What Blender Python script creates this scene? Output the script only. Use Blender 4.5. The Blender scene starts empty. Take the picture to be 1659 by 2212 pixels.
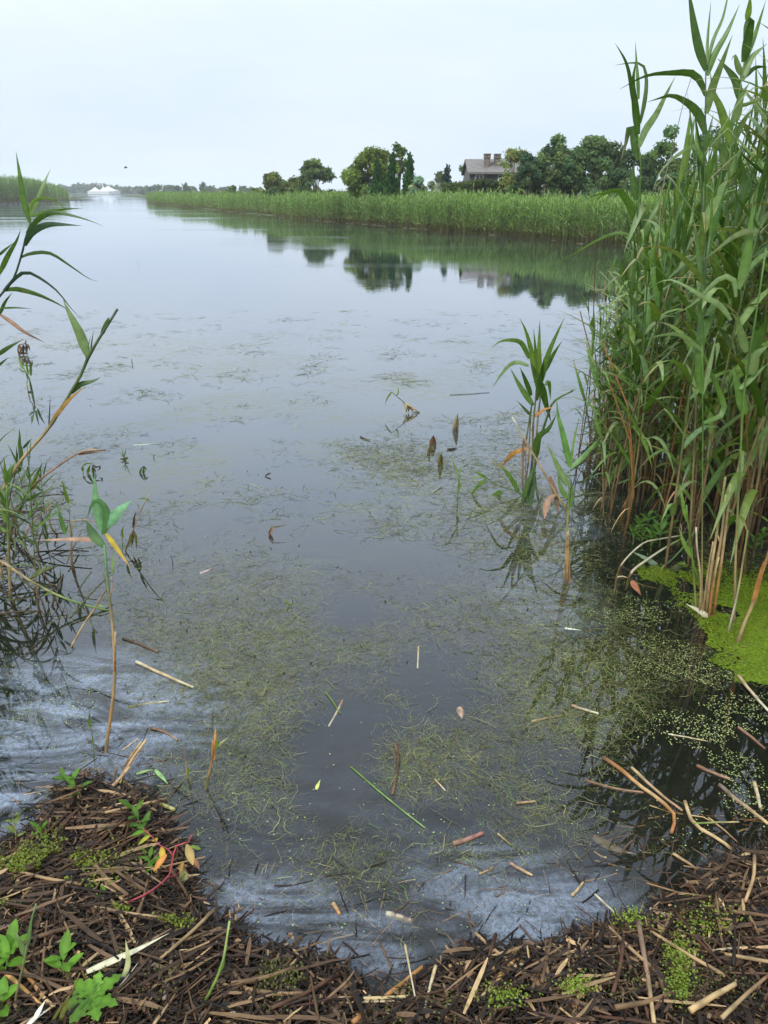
import bpy, math, random
import numpy as np
from mathutils import Vector, Matrix

random.seed(7)
rng = np.random.default_rng(7)
R = math.radians
scene = bpy.context.scene
COL = scene.collection

# ------------------------------------------------------------------ camera
CAM_H, PITCH, FPX = 2.2, 24.0, 720.0
cam_d = bpy.data.cameras.new('camera')
cam_d.sensor_fit = 'VERTICAL'
cam_d.sensor_height = 24.0
cam_d.lens = 24.0 * FPX / 1024.0
cam_d.clip_start, cam_d.clip_end = 0.05, 6000.0
cam = bpy.data.objects.new('camera', cam_d)
COL.objects.link(cam)
cam.location = (0, 0, CAM_H)
cam.rotation_euler = (R(90 - PITCH), 0, 0)
scene.camera = cam

# ------------------------------------------------------------------ world, sun, exposure
SUN_EL, SUN_AZ = R(42), R(212)
world = bpy.data.worlds.new('World')
scene.world = world
world.use_nodes = True
wn, wl = world.node_tree.nodes, world.node_tree.links
wn.clear()
sky = wn.new('ShaderNodeTexSky')
sky.sky_type = 'NISHITA'
sky.sun_disc = False
sky.sun_elevation = SUN_EL
sky.sun_rotation = SUN_AZ
sky.air_density, sky.dust_density, sky.ozone_density = 1.0, 6.0, 1.5
tc = wn.new('ShaderNodeTexCoord')
mp = wn.new('ShaderNodeMapping')
mp.inputs['Scale'].default_value = (1.6, 1.6, 7.0)
mp.inputs['Rotation'].default_value = (0.0, 0.12, 0.3)
nz = wn.new('ShaderNodeTexNoise')
nz.inputs['Scale'].default_value = 1.7
nz.inputs['Detail'].default_value = 5.0
nz.inputs['Roughness'].default_value = 0.55
cr = wn.new('ShaderNodeValToRGB')
cr.color_ramp.elements[0].position = 0.32
cr.color_ramp.elements[1].position = 0.70
cr.color_ramp.elements[0].color = (6.9, 8.1, 9.6, 1)
cr.color_ramp.elements[1].color = (7.9, 8.75, 9.6, 1)
mx = wn.new('ShaderNodeMix')
mx.data_type = 'RGBA'
mx.inputs['Factor'].default_value = 0.93
bg = wn.new('ShaderNodeBackground')
bg.inputs['Strength'].default_value = 0.10
out = wn.new('ShaderNodeOutputWorld')
wl.new(tc.outputs['Generated'], mp.inputs['Vector'])
wl.new(mp.outputs['Vector'], nz.inputs['Vector'])
wl.new(nz.outputs['Fac'], cr.inputs['Fac'])
wl.new(sky.outputs['Color'], mx.inputs['A'])
sxyz = wn.new('ShaderNodeSeparateXYZ')
wl.new(tc.outputs['Generated'], sxyz.inputs['Vector'])
gr = wn.new('ShaderNodeMapRange')
gr.inputs['From Min'].default_value, gr.inputs['From Max'].default_value = 0.0, 1.0
gr.inputs['To Min'].default_value, gr.inputs['To Max'].default_value = 0.765, 2.1
sq = wn.new('ShaderNodeMath')
sq.operation = 'POWER'
sq.use_clamp = True
sq.inputs[1].default_value = 1.9
ab = wn.new('ShaderNodeMath')
ab.operation = 'MAXIMUM'
ab.inputs[1].default_value = 0.0
wl.new(sxyz.outputs['Z'], ab.inputs[0])
wl.new(ab.outputs[0], sq.inputs[0])
wl.new(sq.outputs[0], gr.inputs['Value'])
gm = wn.new('ShaderNodeMix')
gm.data_type, gm.blend_type = 'RGBA', 'MULTIPLY'
gm.inputs['Factor'].default_value = 1.0
wl.new(cr.outputs['Color'], gm.inputs['A'])
wl.new(gr.outputs['Result'], gm.inputs['B'])
wl.new(gm.outputs['Result'], mx.inputs['B'])
wl.new(mx.outputs['Result'], bg.inputs['Color'])
wl.new(bg.outputs['Background'], out.inputs['Surface'])

sun_d = bpy.data.lights.new('sun', 'SUN')
sun_d.energy = 1.5
sun_d.angle = R(14)
sun_d.color = (1.0, 0.965, 0.91)
sun = bpy.data.objects.new('sun', sun_d)
COL.objects.link(sun)
# sun direction: towards azimuth SUN_AZ (clockwise from +Y) at elevation SUN_EL
sd = Vector((math.sin(SUN_AZ) * math.cos(SUN_EL), math.cos(SUN_AZ) * math.cos(SUN_EL), math.sin(SUN_EL)))
sun.rotation_euler = sd.to_track_quat('Z', 'Y').to_euler()
sun.location = (0, -10, 30)

scene.view_settings.view_transform = 'Standard'
scene.view_settings.look = 'None'
scene.view_settings.exposure = 0.54
scene.view_settings.gamma = 1.0
scene.view_settings.use_curve_mapping = False
try:
    cy = scene.cycles
    cy.use_denoising = True
    cy.max_bounces = 8
    cy.transparent_max_bounces = 24
    cy.volume_bounces = 1
    cy.caustics_reflective = False
    cy.caustics_refractive = False
except Exception:
    pass

# ------------------------------------------------------------------ survey of the place: sight lines -> points
SC = 768.0 / 1659.0
ZN = {'D': (0, 0, 1), 'R4': (1061.8, 0, .36), 'R5': (1061.8, 663.6, .36), 'R6': (0, 318.5, .36), 'R7': (0, 929, .36),
      'R8': (0, 1659, .36), 'RA': (1028.6, 862.7, .24), 'RB': (1327.2, 0, .21), 'RC': (1327.2, 431.3, .21),
      'RD': (1327.2, 862.7, .24), 'RE': (0, 929, .2), 'RF': (0, 1957.6, .24), 'S1': (530.9, 1592.6, .36),
      'S2': (1061.8, 1459.9, .36), 'S3': (464.5, 796.3, .36), 'S4': (265.4, 1260.8, .36), 'S5': (763.1, 796.3, .24)}
cp, sp = math.cos(R(PITCH)), math.sin(R(PITCH))


def ray(z, x, y):
    ox, oy, k = ZN[z]
    X, Yp = (ox + k * x) * SC - 384.0, (oy + k * y) * SC - 512.0
    u, v = X / FPX, -Yp / FPX
    return np.array([u, cp + v * sp, -sp + v * cp])


def pt(z, x, y, depth):
    d = ray(z, x, y)
    return np.array([0, 0, CAM_H]) + d * (depth / d[1])


def lay(z, x, y, h=0.0):
    d = ray(z, x, y)
    return np.array([0, 0, CAM_H]) + d * ((h - CAM_H) / d[2])


def pxm(dist):
    return dist / FPX          # metres per render pixel


# ------------------------------------------------------------------ mesh helpers
class Acc:
    def __init__(s):
        s.v, s.q, s.c, s.n = [], [], [], 0

    def add(s, v, q, c):
        v = np.asarray(v, float).reshape(-1, 3)
        c = np.asarray(c, float)
        if c.ndim == 1:
            c = np.tile(c[:3], (len(v), 1))
        s.v.append(v)
        s.q.append(np.asarray(q, int).reshape(-1, 4) + s.n)
        s.c.append(c.reshape(-1, 3))
        s.n += len(v)

    def mesh(s, name, mat, smooth=True):
        v, q, c = np.concatenate(s.v), np.concatenate(s.q), np.concatenate(s.c)
        me = bpy.data.meshes.new(name)
        me.vertices.add(len(v))
        me.vertices.foreach_set('co', v.astype(np.float32).ravel())
        me.loops.add(q.size)
        me.loops.foreach_set('vertex_index', q.astype(np.int32).ravel())
        me.polygons.add(len(q))
        me.polygons.foreach_set('loop_start', np.arange(0, q.size, 4, dtype=np.int32))
        me.polygons.foreach_set('loop_total', np.full(len(q), 4, dtype=np.int32))
        me.polygons.foreach_set('use_smooth', np.full(len(q), smooth, dtype=bool))
        a = me.attributes.new('col', 'FLOAT_COLOR', 'POINT')
        a.data.foreach_set('color', np.concatenate([c, np.ones((len(c), 1))], 1).astype(np.float32).ravel())
        me.materials.append(mat)
        me.update(calc_edges=True)
        me.validate()
        return me


def link(name, data, parent=None, loc=None):
    o = bpy.data.objects.new(name, data)
    COL.objects.link(o)
    if parent is not None:
        o.parent = parent
    if loc is not None:
        o.location = loc
    return o


def tag(o, label=None, cat=None, group=None, kind=None):
    if label:
        o['label'] = label
    if cat:
        o['category'] = cat
    if group:
        o['group'] = group
    if kind:
        o['kind'] = kind
    return o


def empty(name, loc, label=None, cat=None, group=None):
    o = link(name, None, None, loc)
    o.empty_display_size = 0.1
    return tag(o, label, cat, group)


def nrm(a):
    return a / np.maximum(np.linalg.norm(a, axis=-1, keepdims=True), 1e-9)


def tube(paths, rad, S=6, cap=False):
    """paths (N,K,3), rad (N,K)"""
    paths = np.asarray(paths, float)
    if paths.ndim == 2:
        paths = paths[None]
    N, K, _ = paths.shape
    rad = np.broadcast_to(np.asarray(rad, float), (N, K))
    t = nrm(np.gradient(paths, axis=1))
    m = nrm(paths[:, -1] - paths[:, 0])
    ref = np.where(np.abs(m[:, 2:3]) < .8, np.array([[0, 0, 1.]]), np.array([[1., 0, 0]]))[:, None, :]
    u = nrm(np.cross(t, ref))
    w = np.cross(t, u)
    a = np.arange(S) * 2 * math.pi / S
    ring = (u[:, :, None, :] * np.cos(a)[None, None, :, None] + w[:, :, None, :] * np.sin(a)[None, None, :, None])
    v = paths[:, :, None, :] + ring * rad[:, :, None, None]
    idx = np.arange(N * K * S).reshape(N, K, S)
    q = np.stack([idx[:, :-1], np.roll(idx[:, :-1], -1, 2), np.roll(idx[:, 1:], -1, 2), idx[:, 1:]], -1).reshape(-1, 4)
    if cap and S in (4, 6):
        cs = [[0, 1, 2, 3]] if S == 4 else [[0, 1, 2, 3], [3, 4, 5, 0]]
        for k in (0, K - 1):
            for c in cs:
                c2 = c[::-1] if k == 0 else c
                q = np.concatenate([q, idx[:, k][:, c2]])
    return v.reshape(-1, 3), q


def strip(paths, side, half):
    """flat ribbons: paths (N,K,3), side (N,K,3) unit, half (N,K)"""
    N, K, _ = paths.shape
    v = np.stack([paths - side * half[..., None], paths + side * half[..., None]], 2)
    i = np.arange(N * K * 2).reshape(N, K, 2)
    q = np.stack([i[:, :-1, 0], i[:, :-1, 1], i[:, 1:, 1], i[:, 1:, 0]], -1).reshape(-1, 4)
    return v.reshape(-1, 3), q


def vstrip(paths, side, nor, half, fold=.25):
    """folded leaf: mid rib lies below the two edges"""
    N, K, _ = paths.shape
    e = nor * (half * fold)[..., None]
    v = np.stack([paths - side * half[..., None] + e, paths, paths + side * half[..., None] + e], 2)
    i = np.arange(N * K * 3).reshape(N, K, 3)
    q = np.concatenate([np.stack([i[:, :-1, a], i[:, :-1, a + 1], i[:, 1:, a + 1], i[:, 1:, a]], -1).reshape(-1, 4) for a in (0, 1)])
    return v.reshape(-1, 3), q


def curve(P, K):
    """Catmull-Rom through P, resampled to K points"""
    P = np.asarray(P, float)
    if len(P) == 2:
        return P[0] + (P[1] - P[0]) * np.linspace(0, 1, K)[:, None]
    Q = np.concatenate([[2 * P[0] - P[1]], P, [2 * P[-1] - P[-2]]])
    o = []
    for i in range(len(P) - 1):
        a, b, c, d = Q[i:i + 4]
        t = np.linspace(0, 1, 8, endpoint=False)[:, None]
        o.append(.5 * (2 * b + (c - a) * t + (2 * a - 5 * b + 4 * c - d) * t ** 2 + (3 * b - a - 3 * c + d) * t ** 3))
    o = np.concatenate(o + [P[-1:]])
    L = np.concatenate([[0], np.cumsum(np.linalg.norm(np.diff(o, axis=0), axis=1))])
    s = np.linspace(0, L[-1], K)
    return np.stack([np.interp(s, L, o[:, k]) for k in range(3)], 1)


class Noise:
    def __init__(s, seed, scale, octv=4):
        r = np.random.default_rng(seed)
        s.t = []
        for o in range(octv):
            for k in range(5):
                a = r.uniform(0, 2 * math.pi)
                f = scale * 2 ** o * r.uniform(.7, 1.3)
                s.t.append((f * math.cos(a), f * math.sin(a), r.uniform(0, 6.28), .55 ** o))

    def __call__(s, x, y):
        v = 0
        for a, b, p, w in s.t:
            v = v + w * np.sin(a * x + b * y + p)
        return v / 3.2


def prof(K, base=.55, peak=.22, pw=1.5):
    s = np.linspace(0, 1, K)
    return np.maximum(np.where(s < peak, base + (1 - base) * np.sin(np.clip(s / peak, 0, 1) * math.pi / 2),
                               1 - (np.clip((s - peak) / (1 - peak), 0, 1)) ** pw), .03)


# ------------------------------------------------------------------ materials
def mat_new(name):
    m = bpy.data.materials.new(name)
    m.use_nodes = True
    m.node_tree.nodes.clear()
    return m, m.node_tree.nodes, m.node_tree.links


def mat_leaf(name, rough=.42, trans=.28, spec=.5, vein=0.0, tint=(1.25, 1.25, .55)):
    m, n, l = mat_new(name)
    at = n.new('ShaderNodeAttribute')
    at.attribute_name = 'col'
    oi = n.new('ShaderNodeObjectInfo')
    mu = n.new('ShaderNodeMix')
    mu.data_type, mu.blend_type = 'RGBA', 'MULTIPLY'
    mu.inputs['Factor'].default_value = 1
    l.new(at.outputs['Color'], mu.inputs['A'])
    l.new(oi.outputs['Color'], mu.inputs['B'])
    tcn = n.new('ShaderNodeTexCoord')
    no = n.new('ShaderNodeTexNoise')
    no.inputs['Scale'].default_value = 28.0 if vein else 3.0
    no.inputs['Detail'].default_value = 3.0
    l.new(tcn.outputs['Object'], no.inputs['Vector'])
    mr = n.new('ShaderNodeMapRange')
    mr.inputs['From Min'].default_value, mr.inputs['From Max'].default_value = .3, .7
    mr.inputs['To Min'].default_value, mr.inputs['To Max'].default_value = .78, 1.25
    l.new(no.outputs['Fac'], mr.inputs['Value'])
    m2 = n.new('ShaderNodeMix')
    m2.data_type, m2.blend_type = 'RGBA', 'MULTIPLY'
    m2.inputs['Factor'].default_value = 1
    l.new(mu.outputs['Result'], m2.inputs['A'])
    l.new(mr.outputs['Result'], m2.inputs['B'])
    if name == 'reed_leaf':
        n3 = n.new('ShaderNodeTexNoise')
        n3.inputs['Scale'].default_value = 17.0
        n3.inputs['Detail'].default_value = 6.0
        n3.inputs['Roughness'].default_value = .7
        l.new(tcn.outputs['Object'], n3.inputs['Vector'])
        r3 = n.new('ShaderNodeMapRange')
        r3.inputs['From Min'].default_value, r3.inputs['From Max'].default_value = .63, .72
        r3.inputs['To Max'].default_value = .75
        l.new(n3.outputs['Fac'], r3.inputs['Value'])
        m5 = n.new('ShaderNodeMix')
        m5.data_type = 'RGBA'
        m5.inputs['B'].default_value = (.19, .145, .05, 1)
        l.new(r3.outputs['Result'], m5.inputs['Factor'])
        l.new(m2.outputs['Result'], m5.inputs['A'])
        m2 = m5
    pr = n.new('ShaderNodeBsdfPrincipled')
    pr.inputs['Roughness'].default_value = rough
    pr.inputs['Specular IOR Level'].default_value = spec
    l.new(m2.outputs['Result'], pr.inputs['Base Color'])
    o = n.new('ShaderNodeOutputMaterial')
    if trans > 0:
        tr = n.new('ShaderNodeBsdfTranslucent')
        m3 = n.new('ShaderNodeMix')
        m3.data_type, m3.blend_type = 'RGBA', 'MULTIPLY'
        m3.inputs['Factor'].default_value = 1
        m3.inputs['B'].default_value = (*tint, 1)
        l.new(m2.outputs['Result'], m3.inputs['A'])
        l.new(m3.outputs['Result'], tr.inputs['Color'])
        ms = n.new('ShaderNodeMixShader')
        ms.inputs['Fac'].default_value = trans
        l.new(pr.outputs['BSDF'], ms.inputs[1])
        l.new(tr.outputs['BSDF'], ms.inputs[2])
        l.new(ms.outputs['Shader'], o.inputs['Surface'])
    else:
        l.new(pr.outputs['BSDF'], o.inputs['Surface'])
    return m


M_LEAF = mat_leaf('reed_leaf', .40, .28, .38, vein=1)
M_HERB = mat_leaf('herb_leaf', .5, .35, .18, vein=1)
M_STEM = mat_leaf('reed_stem', .45, 0, .4, vein=1)
M_DRY = mat_leaf('dry_reed', .62, 0, .22, vein=1)
M_WET = mat_leaf('wet_litter', .55, 0, .22, vein=1)
M_FAR = mat_leaf('far_reed', .5, .48, .22)
M_TREE = mat_leaf('tree_leaves', .6, .42, .12)
M_BARK = mat_leaf('bark', .8, 0, .2)
M_WEED = mat_leaf('pond_weed', .5, .15, .3)
M_DUCK = mat_leaf('duckweed', .5, .15, .3)


def mat_simple(name, col, rough=.7, scale=4.0, amp=.25, spec=.3, stretch=(1, 1, 1), bump=0.0):
    m, n, l = mat_new(name)
    tcn = n.new('ShaderNodeTexCoord')
    mpn = n.new('ShaderNodeMapping')
    mpn.inputs['Scale'].default_value = stretch
    no = n.new('ShaderNodeTexNoise')
    no.inputs['Scale'].default_value = scale
    no.inputs['Detail'].default_value = 5
    l.new(tcn.outputs['Object'], mpn.inputs['Vector'])
    l.new(mpn.outputs['Vector'], no.inputs['Vector'])
    c = n.new('ShaderNodeValToRGB')
    c.color_ramp.elements[0].position, c.color_ramp.elements[1].position = .3, .7
    c.color_ramp.elements[0].color = (*[k * (1 - amp) for k in col], 1)
    c.color_ramp.elements[1].color = (*[k * (1 + amp) for k in col], 1)
    l.new(no.outputs['Fac'], c.inputs['Fac'])
    p = n.new('ShaderNodeBsdfPrincipled')
    p.inputs['Roughness'].default_value = rough
    p.inputs['Specular IOR Level'].default_value = spec
    l.new(c.outputs['Color'], p.inputs['Base Color'])
    if bump:
        b = n.new('ShaderNodeBump')
        b.inputs['Strength'].default_value = bump
        b.inputs['Distance'].default_value = .02
        l.new(no.outputs['Fac'], b.inputs['Height'])
        l.new(b.outputs['Normal'], p.inputs['Normal'])
    o = n.new('ShaderNodeOutputMaterial')
    l.new(p.outputs['BSDF'], o.inputs['Surface'])
    return m


M_MUD = mat_simple('wet_mud', (.010, .008, .006), .5, 14, .5, .2, bump=.2)
M_BED = mat_simple('lake_bed_mud', (.008, .008, .006), .8, 3, .4, .2)
M_MEADOW = mat_simple('meadow_soil', (.055, .075, .03), .9, .8, .4, .2)
M_SHINGLE = mat_simple('weathered_shingle', (.17, .155, .145), .85, 5, .3, .2, (1, 1, 5))
M_ROOF = mat_simple('roof_shingle', (.17, .155, .145), .85, 4, .3, .2, (1, 1, 6))
M_BRICKY = mat_simple('chimney_masonry', (.17, .14, .12), .9, 6, .35, .2)
M_WHITE = mat_simple('white_paint', (.75, .75, .73), .5, 4, .06, .4)
M_TENT = mat_simple('white_canvas', (.58, .59, .60), .7, 1, .04, .2)
M_GLASS = mat_simple('dark_pane', (.03, .035, .04), .08, 2, .2, .6)
M_BIRD = mat_simple('dark_plumage', (.03, .03, .035), .7, 10, .3, .2)


def mat_water():
    m, n, l = mat_new('pond_water')

    def math_(op, a=None, b=None, c=None, clamp=False):
        k = n.new('ShaderNodeMath')
        k.operation, k.use_clamp = op, clamp
        for i, v in enumerate((a, b, c)):
            if v is None:
                continue
            if isinstance(v, (int, float)):
                k.inputs[i].default_value = v
            else:
                l.new(v, k.inputs[i])
        return k.outputs[0]

    def noise(scale, detail=4, st=(1, 1, 1), dist=0.0, rough=.55, off=(0, 0, 0), rot=0.0):
        mp_ = n.new('ShaderNodeMapping')
        mp_.inputs['Scale'].default_value = st
        mp_.inputs['Location'].default_value = off
        mp_.inputs['Rotation'].default_value = (0, 0, rot)
        l.new(geo.outputs['Position'], mp_.inputs['Vector'])
        t = n.new('ShaderNodeTexNoise')
        t.inputs['Scale'].default_value = scale
        t.inputs['Detail'].default_value = detail
        t.inputs['Distortion'].default_value = dist
        t.inputs['Roughness'].default_value = rough
        l.new(mp_.outputs['Vector'], t.inputs['Vector'])
        return t.outputs['Fac']

    def ramp(v, a, b, lo=0.0, hi=1.0):
        k = n.new('ShaderNodeMapRange')
        k.interpolation_type = 'SMOOTHSTEP'
        for nm, x in (('From Min', a), ('From Max', b), ('To Min', lo), ('To Max', hi)):
            k.inputs[nm].default_value = x
        l.new(v, k.inputs['Value'])
        return k.outputs['Result']

    geo = n.new('ShaderNodeNewGeometry')
    sep = n.new('ShaderNodeSeparateXYZ')
    l.new(geo.outputs['Position'], sep.inputs['Vector'])
    X, Y = sep.outputs['X'], sep.outputs['Y']
    # ripples
    rip = noise(4.0, 3, (1, 1, 1))
    wind = noise(.12, 3, (.35, 1.6, 1))
    windm = math_('MULTIPLY', ramp(wind, .46, .66), ramp(Y, 11, 28))
    amp = math_('ADD', math_('MULTIPLY', ramp(Y, 3.4, 22), .05), math_('MULTIPLY', windm, .16))
    amp = math_('ADD', amp, .02)
    bmp = n.new('ShaderNodeBump')
    bmp.inputs['Distance'].default_value = .012
    l.new(amp, bmp.inputs['Strength'])
    l.new(rip, bmp.inputs['Height'])
    # reflectance by angle
    lw = n.new('ShaderNodeLayerWeight')
    lw.inputs['Blend'].default_value = .5
    l.new(bmp.outputs['Normal'], lw.inputs['Normal'])
    fr = math_('MULTIPLY_ADD', math_('POWER', lw.outputs['Facing'], 2.75), .968, .014)
    gl = n.new('ShaderNodeBsdfGlossy')
    gl.inputs['Color'].default_value = (.93, .95, 1.0, 1)
    l.new(bmp.outputs['Normal'], gl.inputs['Normal'])
    l.new(math_('ADD', math_('MULTIPLY', windm, .07), ramp(Y, 7, 34, .012, .045)), gl.inputs['Roughness'])
    tr = n.new('ShaderNodeBsdfTransparent')
    tr.inputs['Color'].default_value = (.74, .72, .58, 1)
    # murk (suspended matter), and algae dusting farther out where single threads are not seen
    mk = n.new('ShaderNodeBsdfDiffuse')
    mk.inputs['Color'].default_value = (.034, .040, .036, 1)
    body = n.new('ShaderNodeMixShader')
    l.new(ramp(Y, 2.6, 9.0, .10, .97), body.inputs['Fac'])
    l.new(tr.outputs['BSDF'], body.inputs[1])
    l.new(mk.outputs['BSDF'], body.inputs[2])
    surf = n.new('ShaderNodeMixShader')
    l.new(fr, surf.inputs['Fac'])
    l.new(body.outputs['Shader'], surf.inputs[1])
    l.new(gl.outputs['BSDF'], surf.inputs[2])
    # algae dust
    pat = noise(.4, 6, (1, 1.3, 1), .6)
    fine = noise(12, 4, (.6, 1.4, 1), 1.0)
    am = math_('MULTIPLY', ramp(pat, .44, .62), ramp(fine, .40, .62))
    am = math_('MULTIPLY', am, math_('MULTIPLY', ramp(Y, 3.3, 5.5), ramp(Y, 9, 14.0, 1, 0)))
    ad = n.new('ShaderNodeBsdfDiffuse')
    ad.inputs['Color'].default_value = (.20, .205, .12, 1)
    s2 = n.new('ShaderNodeMixShader')
    l.new(math_('MULTIPLY', am, .42), s2.inputs['Fac'])
    l.new(surf.outputs['Shader'], s2.inputs[1])
    l.new(ad.outputs['BSDF'], s2.inputs[2])
    # whitish blue scum film near the bank, marbled
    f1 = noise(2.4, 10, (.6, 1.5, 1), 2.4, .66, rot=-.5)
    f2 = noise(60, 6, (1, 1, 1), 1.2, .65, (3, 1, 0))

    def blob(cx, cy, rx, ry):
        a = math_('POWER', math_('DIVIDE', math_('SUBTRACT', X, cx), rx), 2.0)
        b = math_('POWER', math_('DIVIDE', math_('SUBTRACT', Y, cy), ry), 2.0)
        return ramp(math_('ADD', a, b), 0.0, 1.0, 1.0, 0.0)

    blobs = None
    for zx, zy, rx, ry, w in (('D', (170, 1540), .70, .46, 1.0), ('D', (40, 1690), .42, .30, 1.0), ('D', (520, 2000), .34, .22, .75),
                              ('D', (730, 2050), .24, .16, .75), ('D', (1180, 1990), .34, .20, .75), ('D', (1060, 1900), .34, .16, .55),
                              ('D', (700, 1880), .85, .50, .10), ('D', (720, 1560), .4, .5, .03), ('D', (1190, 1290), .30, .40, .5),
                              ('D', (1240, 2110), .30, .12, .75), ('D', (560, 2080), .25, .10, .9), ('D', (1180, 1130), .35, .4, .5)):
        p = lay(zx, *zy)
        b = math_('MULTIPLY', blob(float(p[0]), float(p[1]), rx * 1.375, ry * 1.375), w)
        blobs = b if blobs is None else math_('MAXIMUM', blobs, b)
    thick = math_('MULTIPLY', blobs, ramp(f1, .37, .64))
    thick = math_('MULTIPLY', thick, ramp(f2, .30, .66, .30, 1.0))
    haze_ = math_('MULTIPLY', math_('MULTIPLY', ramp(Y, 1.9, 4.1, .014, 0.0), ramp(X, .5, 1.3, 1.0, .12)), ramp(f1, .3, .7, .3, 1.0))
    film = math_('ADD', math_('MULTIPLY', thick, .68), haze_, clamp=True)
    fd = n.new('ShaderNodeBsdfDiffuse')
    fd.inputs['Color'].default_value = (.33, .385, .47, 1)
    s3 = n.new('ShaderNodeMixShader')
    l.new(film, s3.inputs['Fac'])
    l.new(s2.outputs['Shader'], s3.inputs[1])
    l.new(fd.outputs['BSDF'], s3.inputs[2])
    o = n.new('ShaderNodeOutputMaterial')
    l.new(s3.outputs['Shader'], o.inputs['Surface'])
    return m


M_WATER = mat_water()

# ------------------------------------------------------------------ setting: bed, water, banks
def grid_obj(name, x0, x1, nx, y0, y1, ny, fz, mat, smooth=True):
    xs, ys = np.linspace(x0, x1, nx), np.linspace(y0, y1, ny)
    gx, gy = np.meshgrid(xs, ys)
    v = np.stack([gx, gy, fz(gx, gy)], -1).reshape(-1, 3)
    i = np.arange(nx * ny).reshape(ny, nx)
    q = np.stack([i[:-1, :-1], i[:-1, 1:], i[1:, 1:], i[1:, :-1]], -1).reshape(-1, 4)
    a = Acc()
    a.add(v, q, (1, 1, 1))
    return link(name, a.mesh(name, mat, smooth))


tag(grid_obj('ground', -1800, 1800, 2, -60, 1900, 2, lambda x, y: x * 0 - .9, M_BED), kind='structure')
tag(grid_obj('water', -1790, 1790, 2, -12, 1890, 2, lambda x, y: x * 0, M_WATER), kind='structure')

SHORE = np.array([lay('D', x, y)[:2] for x, y in ((-300, 1800), (0, 1825), (90, 1790), (150, 1700), (280, 1740), (410, 1900), (440, 2040), (560, 2085),
                                               (660, 2075), (720, 2105), (850, 2112), (1000, 2112), (1150, 2105), (1270, 2045), (1330, 2000),
                                               (1420, 1960), (1659, 1885), (1900, 1810))])
SHORE = SHORE[np.argsort(SHORE[:, 0])]
NZ1, NZ2 = Noise(3, 9, 4), Noise(5, 1.6, 4)


def hgt(x, y):
    ys = np.interp(x, SHORE[:, 0], SHORE[:, 1])
    d = ys - y
    h = np.where(d > 0, .16 * np.minimum(d, .6) + .05 * np.clip(d - .6, 0, 4), np.maximum(d * .22, -.8))
    return h + .012 * NZ1(x, y) * np.exp(-np.abs(d) * 1.2) + .05 * NZ2(x, y) * np.clip(-d - .3, 0, 1)


tag(grid_obj('shore', -9, 9, 280, -11, 5.6, 260, hgt, M_MUD), kind='structure')

# far banks: real land that stands a little out of the water
EDGE_R = np.array([lay('D', x, y)[:2] for x, y in ((318, 437), (330, 441), (450, 452.5), (560, 465), (700, 478), (830, 488), (950, 498),
                                                (1100, 510), (1220, 521), (1340, 534), (1480, 548), (1640, 566))])


def land(name, edge, back, mat, h0=.05, h1=.6, run=30.0):
    """edge polyline (front), back polyline (same count)"""
    e, b = np.asarray(edge, float), np.asarray(back, float)
    rows = []
    for f, h in ((0.0, -.5), (0.004, h0), (.08, h0 + .1), (.35, h0 + (h1 - h0) * .7), (1.0, h1)):
        p = e + (b - e) * f
        rows.append(np.concatenate([p, np.full((len(p), 1), h)], 1))
    v = np.stack(rows)
    n0, n1 = v.shape[:2]
    i = np.arange(n0 * n1).reshape(n0, n1)
    q = np.stack([i[:-1, :-1], i[:-1, 1:], i[1:, 1:], i[1:, :-1]], -1).reshape(-1, 4)
    a = Acc()
    a.add(v.reshape(-1, 3), q, (1, 1, 1))
    return tag(link(name, a.mesh(name, mat)), kind='structure')


back_r = EDGE_R + np.linspace([-10, 330], [320, 260], len(EDGE_R))
land('far_bank', EDGE_R, back_r, M_MEADOW)
EDGE_L = np.array([lay('D', x, y)[:2] for x, y in ((-700, 452), (-300, 443), (0, 437.5), (60, 437), (110, 436), (148, 433))])
land('left_bank', EDGE_L, EDGE_L + np.linspace([-280, 160], [-12, 60], len(EDGE_L)), M_MEADOW)
ex = np.linspace(-900, 900, 13)
EDGE_F = np.stack([ex, 605 + 30 * np.sin(ex / 190.0) + 15 * np.sin(ex / 71.0)], 1)
land('far_shore', EDGE_F, EDGE_F + np.array([0, 1100]), M_MEADOW, .2, 3.0)
EDGE_P = np.array([lay('D', x, y)[:2] for x, y in ((262, 423.0), (300, 427), (340, 431), (420, 433))])
land('low_spit', EDGE_P, EDGE_P + np.array([[20, 160]] * 4), M_MEADOW, .2, .8)


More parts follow.
